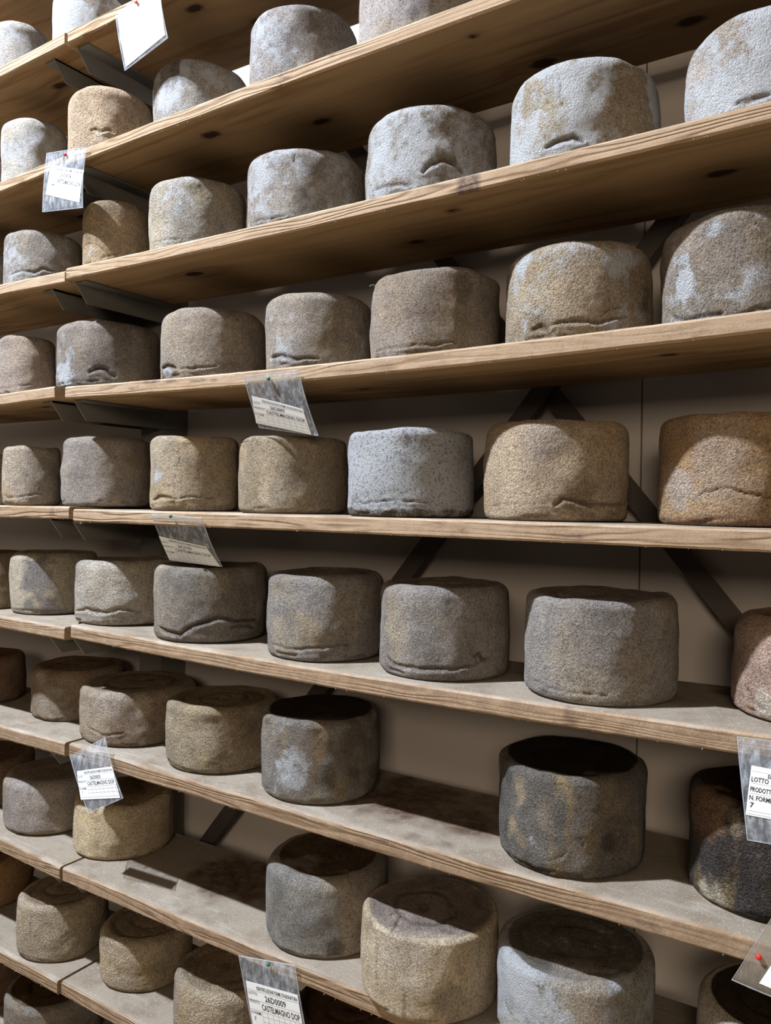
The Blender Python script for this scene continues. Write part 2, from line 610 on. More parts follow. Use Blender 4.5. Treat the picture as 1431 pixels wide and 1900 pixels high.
for px in (-1.696, 0.51):
    v, f = join([box(px - .043, px + .043, 1.452, 1.458, FLOOR_Z, 1.7),
                 box(px - .043, px + .043, 1.53, 1.5365, FLOOR_Z, 1.7),
                 box(px - .043, px - .037, 1.458, 1.53, FLOOR_Z, 1.7),
                 box(px + .037, px + .043, 1.458, 1.53, FLOOR_Z, 1.7)])
    mesh_obj('post', rel(v), f, STEEL, rack)


def arm(k, x, sgn, zt):
    """angle iron under a board: upright leaf with a cut nose, flat leaf under the wood"""
    y0, y1, t, hgt, wid = 1.178, 1.50, 0.004, 0.046, 0.040
    a = min(x, x + sgn * t)
    b = a + t
    prof = [(y0, 0), (y1, 0), (y1, -hgt), (y0 + 0.034, -hgt)]
    v = [(a, y, zt + z) for y, z in prof] + [(b, y, zt + z) for y, z in prof]
    f = [(0, 1, 2, 3), (7, 6, 5, 4), (0, 4, 5, 1), (1, 5, 6, 2), (2, 6, 7, 3), (3, 7, 4, 0)]
    xa, xb = (x, x + sgn * wid) if sgn > 0 else (x - wid, x)
    vv, ff = box(xa, xb, y0 + 0.004, 1.447, zt - t, zt)
    V, Fc = join([(v, f), (vv, ff)])
    mesh_obj('shelf_arm', rel(V), Fc, STEEL, rack)


for k in range(0, 11):
    zl = board_z(k, LEFT_X[k] - 0.06) - THICK[k] - 0.0008
    arm(k, -1.7395, -1, zl)
    if 0 < k < 10:
        zr = board_z(k, RIGHT_X[k] + 0.03) - THICK[k] - 0.0008
        arm(k, -1.6525, 1, zr)
        arm(k, 0.467, -1, board_z(k, 0.45) - THICK[k] - 0.0008)


def brace(p0, p1, y0, y1, wid):
    d = np.array([p1[0] - p0[0], p1[1] - p0[1]])
    d /= np.hypot(*d)
    nrm = np.array([-d[1], d[0]]) * wid / 2
    q = [np.array(p0) + nrm, np.array(p1) + nrm, np.array(p1) - nrm, np.array(p0) - nrm]
    v = [(a[0], y0, a[1]) for a in q] + [(a[0], y0 + .004, a[1]) for a in q]
    f = [(0, 1, 2, 3), (7, 6, 5, 4), (0, 4, 5, 1), (1, 5, 6, 2), (2, 6, 7, 3), (3, 7, 4, 0)]
    # return leaf of the angle iron
    e = -nrm / (wid / 2) * .004
    b0 = [np.array(p0) - nrm, np.array(p1) - nrm, np.array(p1) - nrm - e, np.array(p0) - nrm - e]
    v2 = [(a[0], y0 + .004, a[1]) for a in b0] + [(a[0], y1, a[1]) for a in b0]
    V, F = join([(v, f), (v2, f)])
    mesh_obj('cross_brace', rel(V), F, DARK_STEEL, rack)


brace((-1.66, -1.078), (0.46, 1.524), 1.474, 1.505, .036)
brace((-1.66, 1.542), (0.46, -1.058), 1.494, 1.525, .036)

# ------------------------------------------------------------------ cheeses
CHEESES = [
    (1, -2.0265, 1.2712, 0.0812, 0.163, 1.1, 'round shouldered grey mouldy cheese at the far left of the top visible shelf', {'b': 'b0a698', 'm': 0.4, 'p': 0.5, 'ec': 0.03, 'blobs': [(1.649, 0.901, 0.0412, '8f8272', 0.7)], 'mb': [], 'cr': []}),
    (1, -1.7336, 1.2787, 0.0887, 0.1449, 1.103, 'pale mouldy cheese cut by the photo top, beside the blank white tag', {'b': 'b3a899', 'm': 0.6, 'p': 0.4, 'ec': 0.02, 'blobs': [(1.225, 0.618, 0.0479, '94887a', 0.6)], 'mb': [(0.089, 0.398, 0.0547, 0.3)], 'cr': []}),
    (2, -1.953, 1.271, 0.081, 0.1797, 0.808, 'cream white powdery cheese at the left end of the second shelf', {'b': 'c3b7a3', 'm': 0.45, 'p': 0.6, 'ec': 0.026, 'blobs': [(0.058, 0.741, 0.0145, 'b99a6c', 0.6)], 'mb': [], 'cr': [([(-0.156, 0.255), (0.236, 0.281), (0.578, 0.257)], 3, 3, 0.5)]}),
    (2, -1.6396, 1.2687, 0.0967, 0.1647, 0.8129, 'plain tan cheese with a torn hole at its foot on the second shelf', {'b': 'bf9f76', 'm': 0.06, 'p': 0.9, 'ec': 0.028, 'blobs': [(0.712, 0.229, 0.0159, 'd8bf9c', 0.7)], 'mb': [], 'cr': [([(0.423, 0.297), (0.557, 0.317), (0.686, 0.274), (0.835, 0.32), (0.958, 0.279)], 5, 5, 0.6)]}),
    (2, -1.355, 1.2948, 0.1048, 0.146, 0.8164, 'grey cheese with shaded shoulder and white mould patch on the second shelf', {'b': 'a89c8c', 'm': 0.4, 'p': 0.5, 'ec': 0.026, 'blobs': [(0.057, 0.778, 0.0272, '77695c', 0.7), (0.238, 0.83, 0.0111, '5e5248', 0.6)], 'mb': [(0.149, 0.5, 0.0322, 0.4), (-0.142, 0.42, 0.0223, 0.3)], 'cr': [([(1.46, 1.001), (1.708, 0.97), (1.946, 0.967)], 4, 2, 0.6)]}),  # dark shoulder blobs paint the shadow cast from above
    (2, -1.0618, 1.301, 0.111, 0.1613, 0.819, 'grey brown mottled cheese, fourth along the second shelf, touching the photo top', {'b': 'a0958c', 'm': 0.34, 'p': 0.5, 'ec': 0.02, 'blobs': [(0.785, 0.557, 0.0283, '857563', 0.6), (1.132, 0.742, 0.0283, '8d7f70', 0.5), (0.64, 0.775, 0.0159, '8a7a6a', 0.5)], 'mb': [(-0.108, 0.698, 0.0567, 0.25)], 'cr': []}),
    (2, -0.7848, 1.3008, 0.1108, 0.1663, 0.8206, 'smooth beige cheese cut by the photo top at the right of the second shelf', {'b': 'b2a498', 'm': 0.22, 'p': 0.3, 'ec': 0.02, 'blobs': [], 'mb': [(0.581, 0.292, 0.0361, 0.2), (-0.465, 0.252, 0.0206, 0.25)], 'cr': []}),
    (3, -2.2365, 1.295, 0.105, 0.15, 0.547, 'sliver of grey cheese at the photo left edge on the third shelf', {'b': 'a09180', 'm': 0.3, 'p': 0.5, 'ec': 0.02, 'blobs': [], 'mb': [], 'cr': []}),
    (3, -1.9337, 1.2854, 0.0954, 0.1498, 0.547, 'dusty grey cheese with white left flank, leftmost whole one on the third shelf', {'b': '9f9281', 'm': 0.34, 'p': 0.5, 'ec': 0.024, 'blobs': [(0.823, 0.788, 0.026, '8a7c6b', 0.6)], 'mb': [(0.224, 0.469, 0.0434, 0.4)], 'cr': [([(0.018, 0.19), (0.398, 0.25), (0.72, 0.224), (0.961, 0.293), (1.176, 0.267)], 5, 4, 0.55)]}),
    (3, -1.614, 1.2664, 0.0764, 0.1645, 0.5462, 'small tan cheese with a white spot at its lower left on the third shelf', {'b': 'b99b6e', 'm': 0.08, 'p': 1.0, 'ec': 0.026, 'blobs': [(0.517, 0.809, 0.0263, '9c7f5e', 0.6), (0.405, 0.314, 0.0343, 'c5a670', 0.5)], 'mb': [(0.108, 0.188, 0.0184, 0.8)], 'cr': [([(0.408, 0.138), (0.66, 0.153), (1.053, 0.232)], 3, 2.5, 0.5)]}),  # brown blob near the top paints the tag's shadow
    (3, -1.3647, 1.2976, 0.1076, 0.1688, 0.5425, 'pale beige grainy cheese standing right of the small tan one on the third shelf', {'b': 'b3a48b', 'm': 0.3, 'p': 1.0, 'ec': 0.024, 'blobs': [(-0.084, 0.215, 0.0273, 'c3ab78', 0.6)], 'mb': [(0.387, 0.866, 0.0497, 0.15)], 'cr': [([(-0.295, 0.16), (0.148, 0.149), (0.511, 0.147)], 3, 3, 0.45)]}),
    (3, -1.0593, 1.3118, 0.1218, 0.1601, 0.5396, 'pale cheese with a black crack down from its top edge on the third shelf', {'b': 'a59785', 'm': 0.32, 'p': 0.5, 'ec': 0.022, 'blobs': [(0.559, 0.36, 0.0159, '75695c', 0.7), (0.858, 0.603, 0.0319, '93836c', 0.5)], 'mb': [(-0.151, 0.661, 0.0364, 0.35), (0.187, 0.904, 0.0341, 0.2)], 'cr': [([(0.454, 1.034), (0.465, 0.884), (0.475, 0.753)], 2.0, 2.2, 0.97), ([(0.475, 0.753), (0.487, 0.524)], 2, 1.2, 0.5), ([(-0.426, 0.155), (0.042, 0.125), (0.341, 0.123)], 4, 3, 0.5)]}),
    (3, -0.7581, 1.3111, 0.1211, 0.1652, 0.5383, 'bluish white cheese with a brown hollow at its foot on the third shelf', {'b': 'a5947d', 'm': 0.5, 'p': 0.7, 'ec': 0.022, 'blobs': [(0.683, 0.335, 0.0267, '7d6a52', 0.75), (0.636, 0.786, 0.0287, '8c7862', 0.55), (1.208, 0.484, 0.0257, '93846e', 0.5)], 'mb': [(-0.343, 0.653, 0.0462, 0.35), (1.008, 0.735, 0.0226, 0.25)], 'cr': [([(0.14, 0.963), (0.178, 0.752), (0.175, 0.439)], 2, 2, 0.5), ([(0.412, 0.238), (0.527, 0.332), (0.698, 0.381), (0.885, 0.349), (0.999, 0.266)], 7, 6, 0.55), ([(-0.571, 0.192), (-0.155, 0.174), (0.214, 0.121)], 4, 4, 0.5)]}),
    (3, -0.456, 1.299, 0.119, 0.155, 0.5386, 'large white cheese with big ochre stains and a thin crack on the third shelf', {'b': 'b29f7f', 'm': 0.66, 'p': 0.8, 'ec': 0.024, 'blobs': [(0.914, 0.502, 0.0381, 'a08558', 0.95), (1.135, 0.835, 0.0182, 'a98f62', 0.9), (0.446, 0.707, 0.0118, 'a98f62', 0.8), (-0.437, 0.722, 0.02, 'b09c76', 0.7), (0.198, 0.948, 0.0127, 'a8946c', 0.7), (-0.039, 0.328, 0.0272, 'b3a27e', 0.6), (0.585, 0.214, 0.0272, 'a3927c', 0.6), (1.146, 0.436, 0.0272, 'a68d60', 0.8)], 'mb': [(-0.675, 0.309, 0.0272, 0.3), (0.374, 0.563, 0.0409, 0.2)], 'cr': [([(0.016, 0.906), (0.028, 0.69), (0.067, 0.484)], 1.8, 2.2, 0.6), ([(-0.176, 0.141), (0.001, 0.175), (0.192, 0.188), (0.315, 0.133)], 6, 6, 0.75)]}),
    (3, -0.1734, 1.3064, 0.1164, 0.1531, 0.5404, 'pinkish white cheese at the right end of the third shelf, cut by the photo edge', {'b': 'c0b0a0', 'm': 0.5, 'p': 0.8, 'ec': 0.026, 'blobs': [(-0.402, 0.892, 0.0202, 'a8926f', 0.7), (-0.227, 0.54, 0.0178, 'a8957a', 0.6)], 'mb': [(-0.101, 0.408, 0.0323, 0.2)], 'cr': [([(-0.25, 0.133), (-0.066, 0.14), (0.141, 0.148)], 6, 5, 0.6)]}),
    (4, -1.967, 1.2604, 0.0704, 0.161, 0.268, 'pinkish beige cheese at the left end of the fourth shelf', {'b': 'b29c86', 'm': 0.15, 'p': 0.5, 'ec': 0.02, 'blobs': [], 'mb': [], 'cr': [([(1.836, 0.637), (1.87, 0.444)], 2, 2, 0.5), ([(-0.037, 0.118), (0.81, 0.165), (1.364, 0.185)], 3, 2, 0.5)]}),
    (4, -1.6974, 1.3136, 0.1236, 0.1627, 0.2721, 'dark grey cheese with a dark tear near its foot over the fourth shelf joint', {'b': '948573', 'm': 0.25, 'p': 0.5, 'ec': 0.026, 'blobs': [(0.578, 0.834, 0.0303, 'a08a78', 0.7), (0.93, 0.625, 0.0413, '7b7063', 0.6)], 'mb': [(-0.097, 0.239, 0.0358, 0.5), (0.103, 0.466, 0.0275, 0.3)], 'cr': [([(0.532, 0.201), (0.686, 0.267), (0.835, 0.256), (1.005, 0.153)], 7, 6, 0.65), ([(-0.288, 0.069), (0.367, 0.076), (0.886, 0.099)], 3, 3, 0.5)]}),
    (4, -1.319, 1.3055, 0.1155, 0.1598, 0.2607, 'beige cheese with small cave at its lower left, fourth shelf', {'b': 'a29079', 'm': 0.18, 'p': 0.6, 'ec': 0.026, 'blobs': [(1.223, 0.569, 0.0492, '917b60', 0.5)], 'mb': [(-0.254, 0.135, 0.0197, 0.5)], 'cr': [([(-0.483, 0.186), (-0.214, 0.206), (0.004, 0.161)], 7, 6, 0.6), ([(0.004, 0.146), (0.422, 0.146), (0.82, 0.18)], 4, 3, 0.5)]}),
    (4, -1.0114, 1.2979, 0.1079, 0.1547, 0.2571, 'grey brown cheese with whitish lower left above the fourth shelf tag', {'b': '9f907d', 'm': 0.25, 'p': 0.5, 'ec': 0.022, 'blobs': [(0.735, 0.576, 0.0445, '87765f', 0.5), (1.146, 0.331, 0.0334, '86755e', 0.5), (1.149, 0.162, 0.0167, 'b29a74', 0.5)], 'mb': [(-0.112, 0.263, 0.0312, 0.45), (-0.375, 0.632, 0.02, 0.25)], 'cr': [([(-0.361, 0.19), (-0.11, 0.202), (0.197, 0.123), (0.646, 0.132)], 6, 5, 0.6)]}),
    (4, -0.7427, 1.3095, 0.1195, 0.1572, 0.2565, 'brown sharp edged cheese with one dark round spot on the fourth shelf', {'flake': -0.8, 'b': '9c8a75', 'm': 0.08, 'p': 0.5, 'ec': 0.012, 'blobs': [(0.936, 0.731, 0.0143, '5f5246', 0.7), (0.161, 0.741, 0.0143, 'b09670', 0.5), (-0.16, 0.287, 0.0306, 'a5917a', 0.4)], 'mb': [], 'cr': [([(-0.574, 0.139), (0.04, 0.131), (0.454, 0.133), (0.852, 0.165)], 4, 2.5, 0.4), ([(0.809, 0.705), (0.813, 0.496)], 1.8, 1, 0.4)]}),
    (4, -0.4713, 1.3253, 0.1203, 0.1648, 0.2584, 'ochre and white blotched cheese with coarse crumbly foot on the fourth shelf', {'b': 'ab9470', 'm': 0.3, 'p': 1.1, 'ec': 0.024, 'blobs': [(1.178, 0.518, 0.026, 'a3855a', 0.6), (0.744, 0.381, 0.0241, 'a78a5e', 0.6), (1.46, 0.451, 0.0149, '5d4c3a', 0.7), (-0.107, 0.204, 0.0223, '8c7350', 0.6)], 'mb': [(-0.556, 0.799, 0.0223, 0.6), (0.071, 0.732, 0.0279, 0.25), (0.892, 0.748, 0.0334, 0.5)], 'cr': [([(-0.294, 0.161), (-0.163, 0.178), (-0.028, 0.145)], 7, 6, 0.7), ([(-0.029, 0.171), (0.258, 0.198), (0.603, 0.183), (0.99, 0.241)], 5, 5, 0.5), ([(0.637, 0.224), (0.783, 0.331), (0.988, 0.318)], 3, 2, 0.5)]}),  # small dark blob far right paints the unlit limb
    (4, -0.2124, 1.3327, 0.1177, 0.1691, 0.2625, 'brown grey cheese with white flecks and a cracked top, right end of fourth shelf', {'b': '958571', 'm': 0.3, 'p': 0.9, 'ec': 0.024, 'blobs': [(-0.038, 0.595, 0.0318, '857566', 0.6)], 'mb': [(-0.621, 0.596, 0.0151, 0.6), (-0.523, 0.343, 0.0201, 0.55), (-0.57, 0.469, 0.0167, 0.6), (0.178, 0.305, 0.0251, 0.35), (-0.105, 0.809, 0.0151, 0.4)], 'cr': [([(0.283, 0.889), (0.308, 0.825), (0.393, 0.776), (0.472, 0.747)], 2, 2.5, 0.75), ([(-0.765, 0.143), (-0.559, 0.079), (-0.358, 0.085), (-0.058, 0.089)], 6, 5, 0.6), ([(-0.126, 0.333), (-0.254, 0.165), (-0.358, 0.085)], 3, 2, 0.4), ([(0.183, 0.08), (0.487, 0.106)], 5, 4, 0.6)]}),
    (5, -2.2136, 1.295, 0.105, 0.1437, -0.016, 'sliver of beige cheese at the photo left edge on the fifth shelf', {'b': 'b09c80', 'm': 0.1, 'p': 0.4, 'ec': 0.016, 'blobs': [], 'mb': [], 'cr': []}),
    (5, -1.9496, 1.2655, 0.0705, 0.1551, -0.016, 'small beige cheese with a wrinkled foot, leftmost whole one on the fifth shelf', {'b': 'b5a184', 'm': 0.1, 'p': 0.6, 'ec': 0.014, 'blobs': [], 'mb': [], 'cr': [([(-0.37, 0.209), (0.059, 0.119), (0.823, 0.167), (1.281, 0.188)], 3.5, 3, 0.5), ([(0.473, 0.39), (0.518, 0.165)], 2, 1.5, 0.4)]}),
    (5, -1.6851, 1.3003, 0.1053, 0.1706, -0.0152, 'smooth grey cheese with rounded edges over the fifth shelf joint', {'b': 'a39585', 'm': 0.08, 'p': 0.35, 'ec': 0.02, 'blobs': [(0.925, 0.612, 0.0409, 'ab9679', 0.5), (0.508, 0.683, 0.03, '978b7f', 0.5)], 'mb': [], 'cr': [([(0.312, 0.394), (0.422, 0.38), (0.512, 0.395)], 2, 2, 0.3), ([(1.468, 0.084), (1.536, 0.394)], 2, 1.5, 0.5)]}),
    (5, -1.3631, 1.2936, 0.0986, 0.1661, -0.0214, 'tan cheese with a pale blue white patch at left, fifth shelf', {'b': 'b29d7b', 'm': 0.1, 'p': 0.6, 'ec': 0.018, 'blobs': [], 'mb': [(-0.141, 0.465, 0.0198, 0.75)], 'cr': [([(0.444, 0.908), (0.46, 0.697), (0.363, 0.414), (0.329, 0.131)], 1.8, 1.8, 0.6), ([(-0.336, 0.142), (-0.0, 0.186), (0.274, 0.166)], 6, 5, 0.6), ([(0.275, 0.145), (0.787, 0.191), (1.272, 0.173)], 3, 3, 0.4)]}),
    (5, -1.0894, 1.3159, 0.1139, 0.1573, -0.0224, 'brown cheese with flaky yellow patches beneath the fourth shelf tag', {'b': 'a7926f', 'm': 0.06, 'p': 0.5, 'ec': 0.014, 'blobs': [(0.198, 0.501, 0.0207, 'c0a473', 0.8), (0.148, 0.192, 0.0173, 'c0a473', 0.7), (0.35, 0.775, 0.0161, 'b89d70', 0.6)], 'mb': [], 'cr': [([(-0.629, 0.926), (-0.047, 0.931), (0.018, 0.902)], 3, 3, 0.7)]}),
    (5, -0.7818, 1.2898, 0.1178, 0.1562, -0.0239, 'blue white mould covered cheese with dark specks in the middle of the fifth shelf', {'b': '7f776c', 'm': 0.8, 'p': 0.3, 'ec': 0.012, 'd': 0.5, 'band': ('75614a', 0.1), 'blobs': [(0.523, 0.789, 0.0205, '6f675c', 0.6)], 'mb': [(-0.196, 0.613, 0.0409, 0.15)], 'cr': [([(-0.694, 0.128), (-0.077, 0.169), (0.289, 0.184), (0.613, 0.175), (0.859, 0.159)], 3, 3, 0.7)]}),
    (5, -0.5101, 1.3319, 0.1219, 0.167, -0.0257, 'golden tan cheese with a fine vertical crack right of the blue white one', {'b': 'b89d77', 'm': 0.04, 'p': 0.9, 'ec': 0.022, 'blobs': [(-0.344, 0.355, 0.0379, 'bfa272', 0.5), (0.212, 0.873, 0.0331, 'ab9683', 0.6), (0.824, 0.617, 0.0284, 'c0a678', 0.6), (0.718, 0.201, 0.0284, '8a6a46', 0.6)], 'mb': [], 'cr': [([(0.096, 0.875), (0.092, 0.719), (0.132, 0.509), (0.195, 0.223)], 1.6, 1.8, 0.6), ([(-0.852, 0.137), (-0.156, 0.163), (0.295, 0.156)], 3, 2, 0.4), ([(0.365, 0.157), (0.468, 0.225), (0.645, 0.2), (0.874, 0.161), (1.589, 0.181)], 6, 5, 0.6)]}),
    (5, -0.2193, 1.3478, 0.1138, 0.1666, -0.0279, 'orange brown cheese with a long jagged crack at the right of the fifth shelf', {'b': 'ad8755', 'm': 0.02, 'p': 1.0, 'ec': 0.014, 'band': ('96714a', 0.09), 'blobs': [(-0.602, 0.37, 0.0254, 'b3a08a', 0.8), (-0.002, 0.601, 0.0509, 'b59a7c', 0.6)], 'mb': [], 'cr': [([(-0.34, 0.223), (-0.231, 0.309), (-0.061, 0.328), (0.092, 0.347), (0.306, 0.282), (0.585, 0.252)], 2.6, 5, 0.85), ([(-0.96, 0.197), (-0.764, 0.247), (-0.549, 0.223)], 3, 2, 0.4)]}),
    (6, -2.1331, 1.2693, 0.1086, 0.15, -0.297, 'dark low cheese behind at the far left of the sixth shelf', {'b': '8f7a5c', 'm': 0.03, 'p': 0.3, 'ec': 0.014, 'blobs': [], 'mb': [], 'cr': []}),
    (6, -1.9176, 1.3137, 0.1083, 0.1579, -0.297, 'cream cheese with a slate grey patch at the left of the sixth shelf', {'b': 'b8a88a', 'm': 0.12, 'p': 0.35, 'ec': 0.018, 'blobs': [(0.612, 0.455, 0.0437, '847b72', 0.95), (0.454, 0.629, 0.0262, '847b72', 0.9), (0.774, 0.235, 0.032, '8a8176', 0.9), (-0.061, 0.79, 0.0291, 'cdbb92', 0.6)], 'mb': [(-0.064, 0.941, 0.0204, 0.5)], 'cr': [([(0.965, 0.188), (0.991, 0.0)], 2, 2, 0.8), ([(0.144, 0.841), (0.45, 0.953), (0.767, 0.894)], 3, 3, 0.5)]}),
    (6, -1.6136, 1.3111, 0.1251, 0.1487, -0.2935, 'light grey pebbly cheese beside the joint on the sixth shelf', {'b': 'b5a994', 'm': 0.12, 'p': 1.1, 'ec': 0.02, 'blobs': [], 'mb': [], 'cr': [([(-0.431, 0.167), (0.033, 0.25), (0.41, 0.2), (0.714, 0.272), (1.103, 0.218)], 6, 5, 0.35)]}),
    (6, -1.3109, 1.2959, 0.1239, 0.1587, -0.3008, 'grey cheese with a deep wavy fold at its foot under the curled tag', {'b': '918677', 'm': 0.05, 'p': 0.4, 'ec': 0.018, 'blobs': [(0.081, 0.521, 0.0269, 'b09a74', 0.5), (0.352, 0.749, 0.0489, '837a6e', 0.5), (1.246, 0.522, 0.0428, '7d6d57', 0.5)], 'mb': [], 'cr': [([(-0.245, 0.176), (-0.045, 0.135), (0.225, 0.109), (0.541, 0.249), (0.903, 0.34), (1.249, 0.288), (1.686, 0.267)], 7, 7, 0.75), ([(1.149, 0.199), (1.358, 0.222), (1.611, 0.162)], 6, 6, 0.6)]}),  # dark blob on the right paints the side turned from the lamp
    (6, -0.9881, 1.2994, 0.1174, 0.1651, -0.3054, 'grey cheese with yellowish patches, just right of the deeply folded one', {'b': '938a7e', 'm': 0.06, 'p': 0.6, 'ec': 0.02, 'blobs': [(1.114, 0.682, 0.0331, 'a8946f', 0.7), (0.397, 0.407, 0.0243, 'ad9468', 0.8), (-0.264, 0.271, 0.0221, 'b59f78', 0.7), (0.976, 0.311, 0.0442, '7d6c55', 0.6), (1.532, 0.724, 0.0199, 'a08c6a', 0.6)], 'mb': [], 'cr': [([(-0.448, 0.156), (-0.056, 0.131), (0.445, 0.171), (1.073, 0.212)], 4, 3, 0.4)]}),
    (6, -0.7117, 1.303, 0.119, 0.1622, -0.3067, 'grey cheese with crumpled foot and small dark hole at lower right, sixth shelf', {'b': '9a8f82', 'm': 0.05, 'p': 0.7, 'ec': 0.018, 'blobs': [(-0.306, 0.567, 0.0221, 'b29d72', 0.6), (-0.366, 0.384, 0.0221, 'b29d72', 0.6), (0.135, 0.831, 0.0402, '90867c', 0.5)], 'mb': [], 'cr': [([(-0.61, 0.205), (-0.295, 0.126), (0.23, 0.134), (0.701, 0.157), (1.136, 0.226)], 5, 5, 0.5), ([(0.948, 0.277), (1.038, 0.284), (1.106, 0.233), (1.265, 0.233)], 5, 5, 0.8)]}),
    (6, -0.4164, 1.2999, 0.1219, 0.1608, -0.3054, 'largest plain grey cheese, sharp rimmed, towards the right of the sixth shelf', {'b': '9a9186', 'm': 0.04, 'p': 0.7, 'ec': 0.014, 'blobs': [(0.166, 0.137, 0.0358, 'b39b74', 0.6), (0.761, 0.23, 0.0358, 'a9967a', 0.5), (0.287, 0.679, 0.0402, '8b837b', 0.5)], 'mb': [], 'cr': [([(-0.446, 0.3), (-0.416, 0.288)], 3, 3, 0.8), ([(-0.695, 0.155), (-0.268, 0.114), (0.1, 0.116), (0.426, 0.126)], 3, 2.5, 0.35)]}),
    (6, -0.0957, 1.328, 0.118, 0.1453, -0.3013, 'pinkish rough cheese cut by the right photo edge on the sixth shelf', {'b': 'b8947c', 'm': 0.05, 'p': 1.0, 'ec': 0.03, 'blobs': [(-0.578, 0.205, 0.0158, 'cfc0a2', 0.7)], 'mb': [], 'cr': [([(-0.853, 0.313), (-0.746, 0.172), (-0.538, 0.108)], 5, 4, 0.5)]}),
    (7, -2.2358, 1.3017, 0.1117, 0.127, -0.577, 'dark brown cheese cut by the left photo edge on the seventh shelf', {'b': '8a6a4c', 'm': 0.03, 'p': 0.5, 'ec': 0.014, 'blobs': [], 'mb': [], 'cr': []}),
    (7, -1.8814, 1.3679, 0.1221, 0.1296, -0.5766, 'reddish brown cheese with one small lit patch near the left of the seventh shelf', {'b': '9b7f5c', 'm': 0.06, 'p': 0.6, 'ec': 0.016, 'blobs': [(0.204, 0.424, 0.0516, 'b5a58c', 0.6)], 'mb': [], 'cr': []}),  # base is its tone in shade, the pale blob paints the lit patch
    (7, -1.584, 1.3232, 0.1388, 0.1251, -0.5731, 'brown cheese with rusty lower right above the tag at the seventh shelf joint', {'b': 'ab9678', 'm': 0.05, 'p': 0.9, 'ec': 0.018, 'blobs': [(0.676, 0.182, 0.0669, '7f6145', 0.7), (1.156, 0.237, 0.0535, '8a6d4e', 0.6), (0.241, 0.964, 0.0469, 'b5a590', 0.5)], 'mb': [], 'cr': [([(-0.075, 0.311), (0.247, 0.211), (0.631, 0.283)], 4, 3, 0.4)]}),
    (7, -1.2806, 1.3047, 0.1227, 0.1392, -0.5773, 'tan rough cheese with yellow spots at its foot left of the dark topped one', {'b': 'aa9672', 'm': 0.06, 'p': 0.9, 'ec': 0.014, 'blobs': [(0.431, 0.217, 0.0195, 'c9ae68', 0.7), (0.051, 0.235, 0.0243, 'b5a070', 0.6), (1.031, 0.296, 0.0608, '94774f', 0.6)], 'mb': [], 'cr': []}),
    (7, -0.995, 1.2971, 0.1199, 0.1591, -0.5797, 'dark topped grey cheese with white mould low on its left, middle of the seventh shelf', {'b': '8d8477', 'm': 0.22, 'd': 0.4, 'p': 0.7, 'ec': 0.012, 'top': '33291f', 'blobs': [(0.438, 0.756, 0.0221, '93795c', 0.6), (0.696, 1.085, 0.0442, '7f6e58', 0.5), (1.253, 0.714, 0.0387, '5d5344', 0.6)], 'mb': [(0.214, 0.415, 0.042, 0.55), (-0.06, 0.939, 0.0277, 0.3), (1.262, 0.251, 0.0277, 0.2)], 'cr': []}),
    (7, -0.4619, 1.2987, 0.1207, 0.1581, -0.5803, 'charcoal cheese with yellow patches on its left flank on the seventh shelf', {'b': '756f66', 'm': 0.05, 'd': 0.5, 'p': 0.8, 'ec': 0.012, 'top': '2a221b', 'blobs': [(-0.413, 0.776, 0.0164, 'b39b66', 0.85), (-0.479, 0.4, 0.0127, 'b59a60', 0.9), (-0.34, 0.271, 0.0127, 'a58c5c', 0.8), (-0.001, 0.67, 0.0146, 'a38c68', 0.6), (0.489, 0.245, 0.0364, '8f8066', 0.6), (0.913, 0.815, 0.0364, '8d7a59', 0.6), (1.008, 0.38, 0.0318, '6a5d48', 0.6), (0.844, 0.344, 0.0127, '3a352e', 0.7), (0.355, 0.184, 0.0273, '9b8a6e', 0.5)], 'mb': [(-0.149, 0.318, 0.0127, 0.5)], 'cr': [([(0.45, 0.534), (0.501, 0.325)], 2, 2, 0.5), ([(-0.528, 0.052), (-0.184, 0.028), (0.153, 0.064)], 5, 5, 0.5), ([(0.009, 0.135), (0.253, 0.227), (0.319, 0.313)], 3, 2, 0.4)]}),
    (7, -0.1628, 1.3183, 0.1091, 0.159, -0.5783, 'black speckled cheese with cream foot behind the tag at right photo edge', {'b': '57504a', 'm': 0.12, 'd': 0.7, 'p': 1.1, 'ec': 0.014, 'top': '3a2a1c', 'blobs': [(-0.836, 0.822, 0.0324, '94683a', 0.9), (-0.528, 0.998, 0.0243, '9c7340', 0.8), (-0.499, 0.0, 0.0259, 'cbbd98', 0.85), (-0.735, 0.095, 0.0113, 'd2c49c', 0.9), (-0.219, 0.847, 0.013, 'b49a70', 0.7)], 'mb': [(-0.08, 0.563, 0.0292, 0.25)], 'cr': []}),  # brown blobs up high: tan rind painted in its shaded tone
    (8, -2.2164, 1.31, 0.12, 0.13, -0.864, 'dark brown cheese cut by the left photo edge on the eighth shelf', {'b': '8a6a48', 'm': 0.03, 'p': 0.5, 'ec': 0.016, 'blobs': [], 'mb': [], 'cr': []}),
    (8, -1.9235, 1.3188, 0.1245, 0.1351, -0.864, 'greyish pink cheese left of the yellow one on the eighth shelf', {'b': 'a8998a', 'm': 0.06, 'p': 0.55, 'ec': 0.024, 'band': ('b2986a', 0.06), 'blobs': [(0.125, 1.037, 0.0292, 'b0a294', 0.5)], 'mb': [], 'cr': [([(0.377, 0.731), (0.369, 0.216)], 2, 1, 0.4)]}),
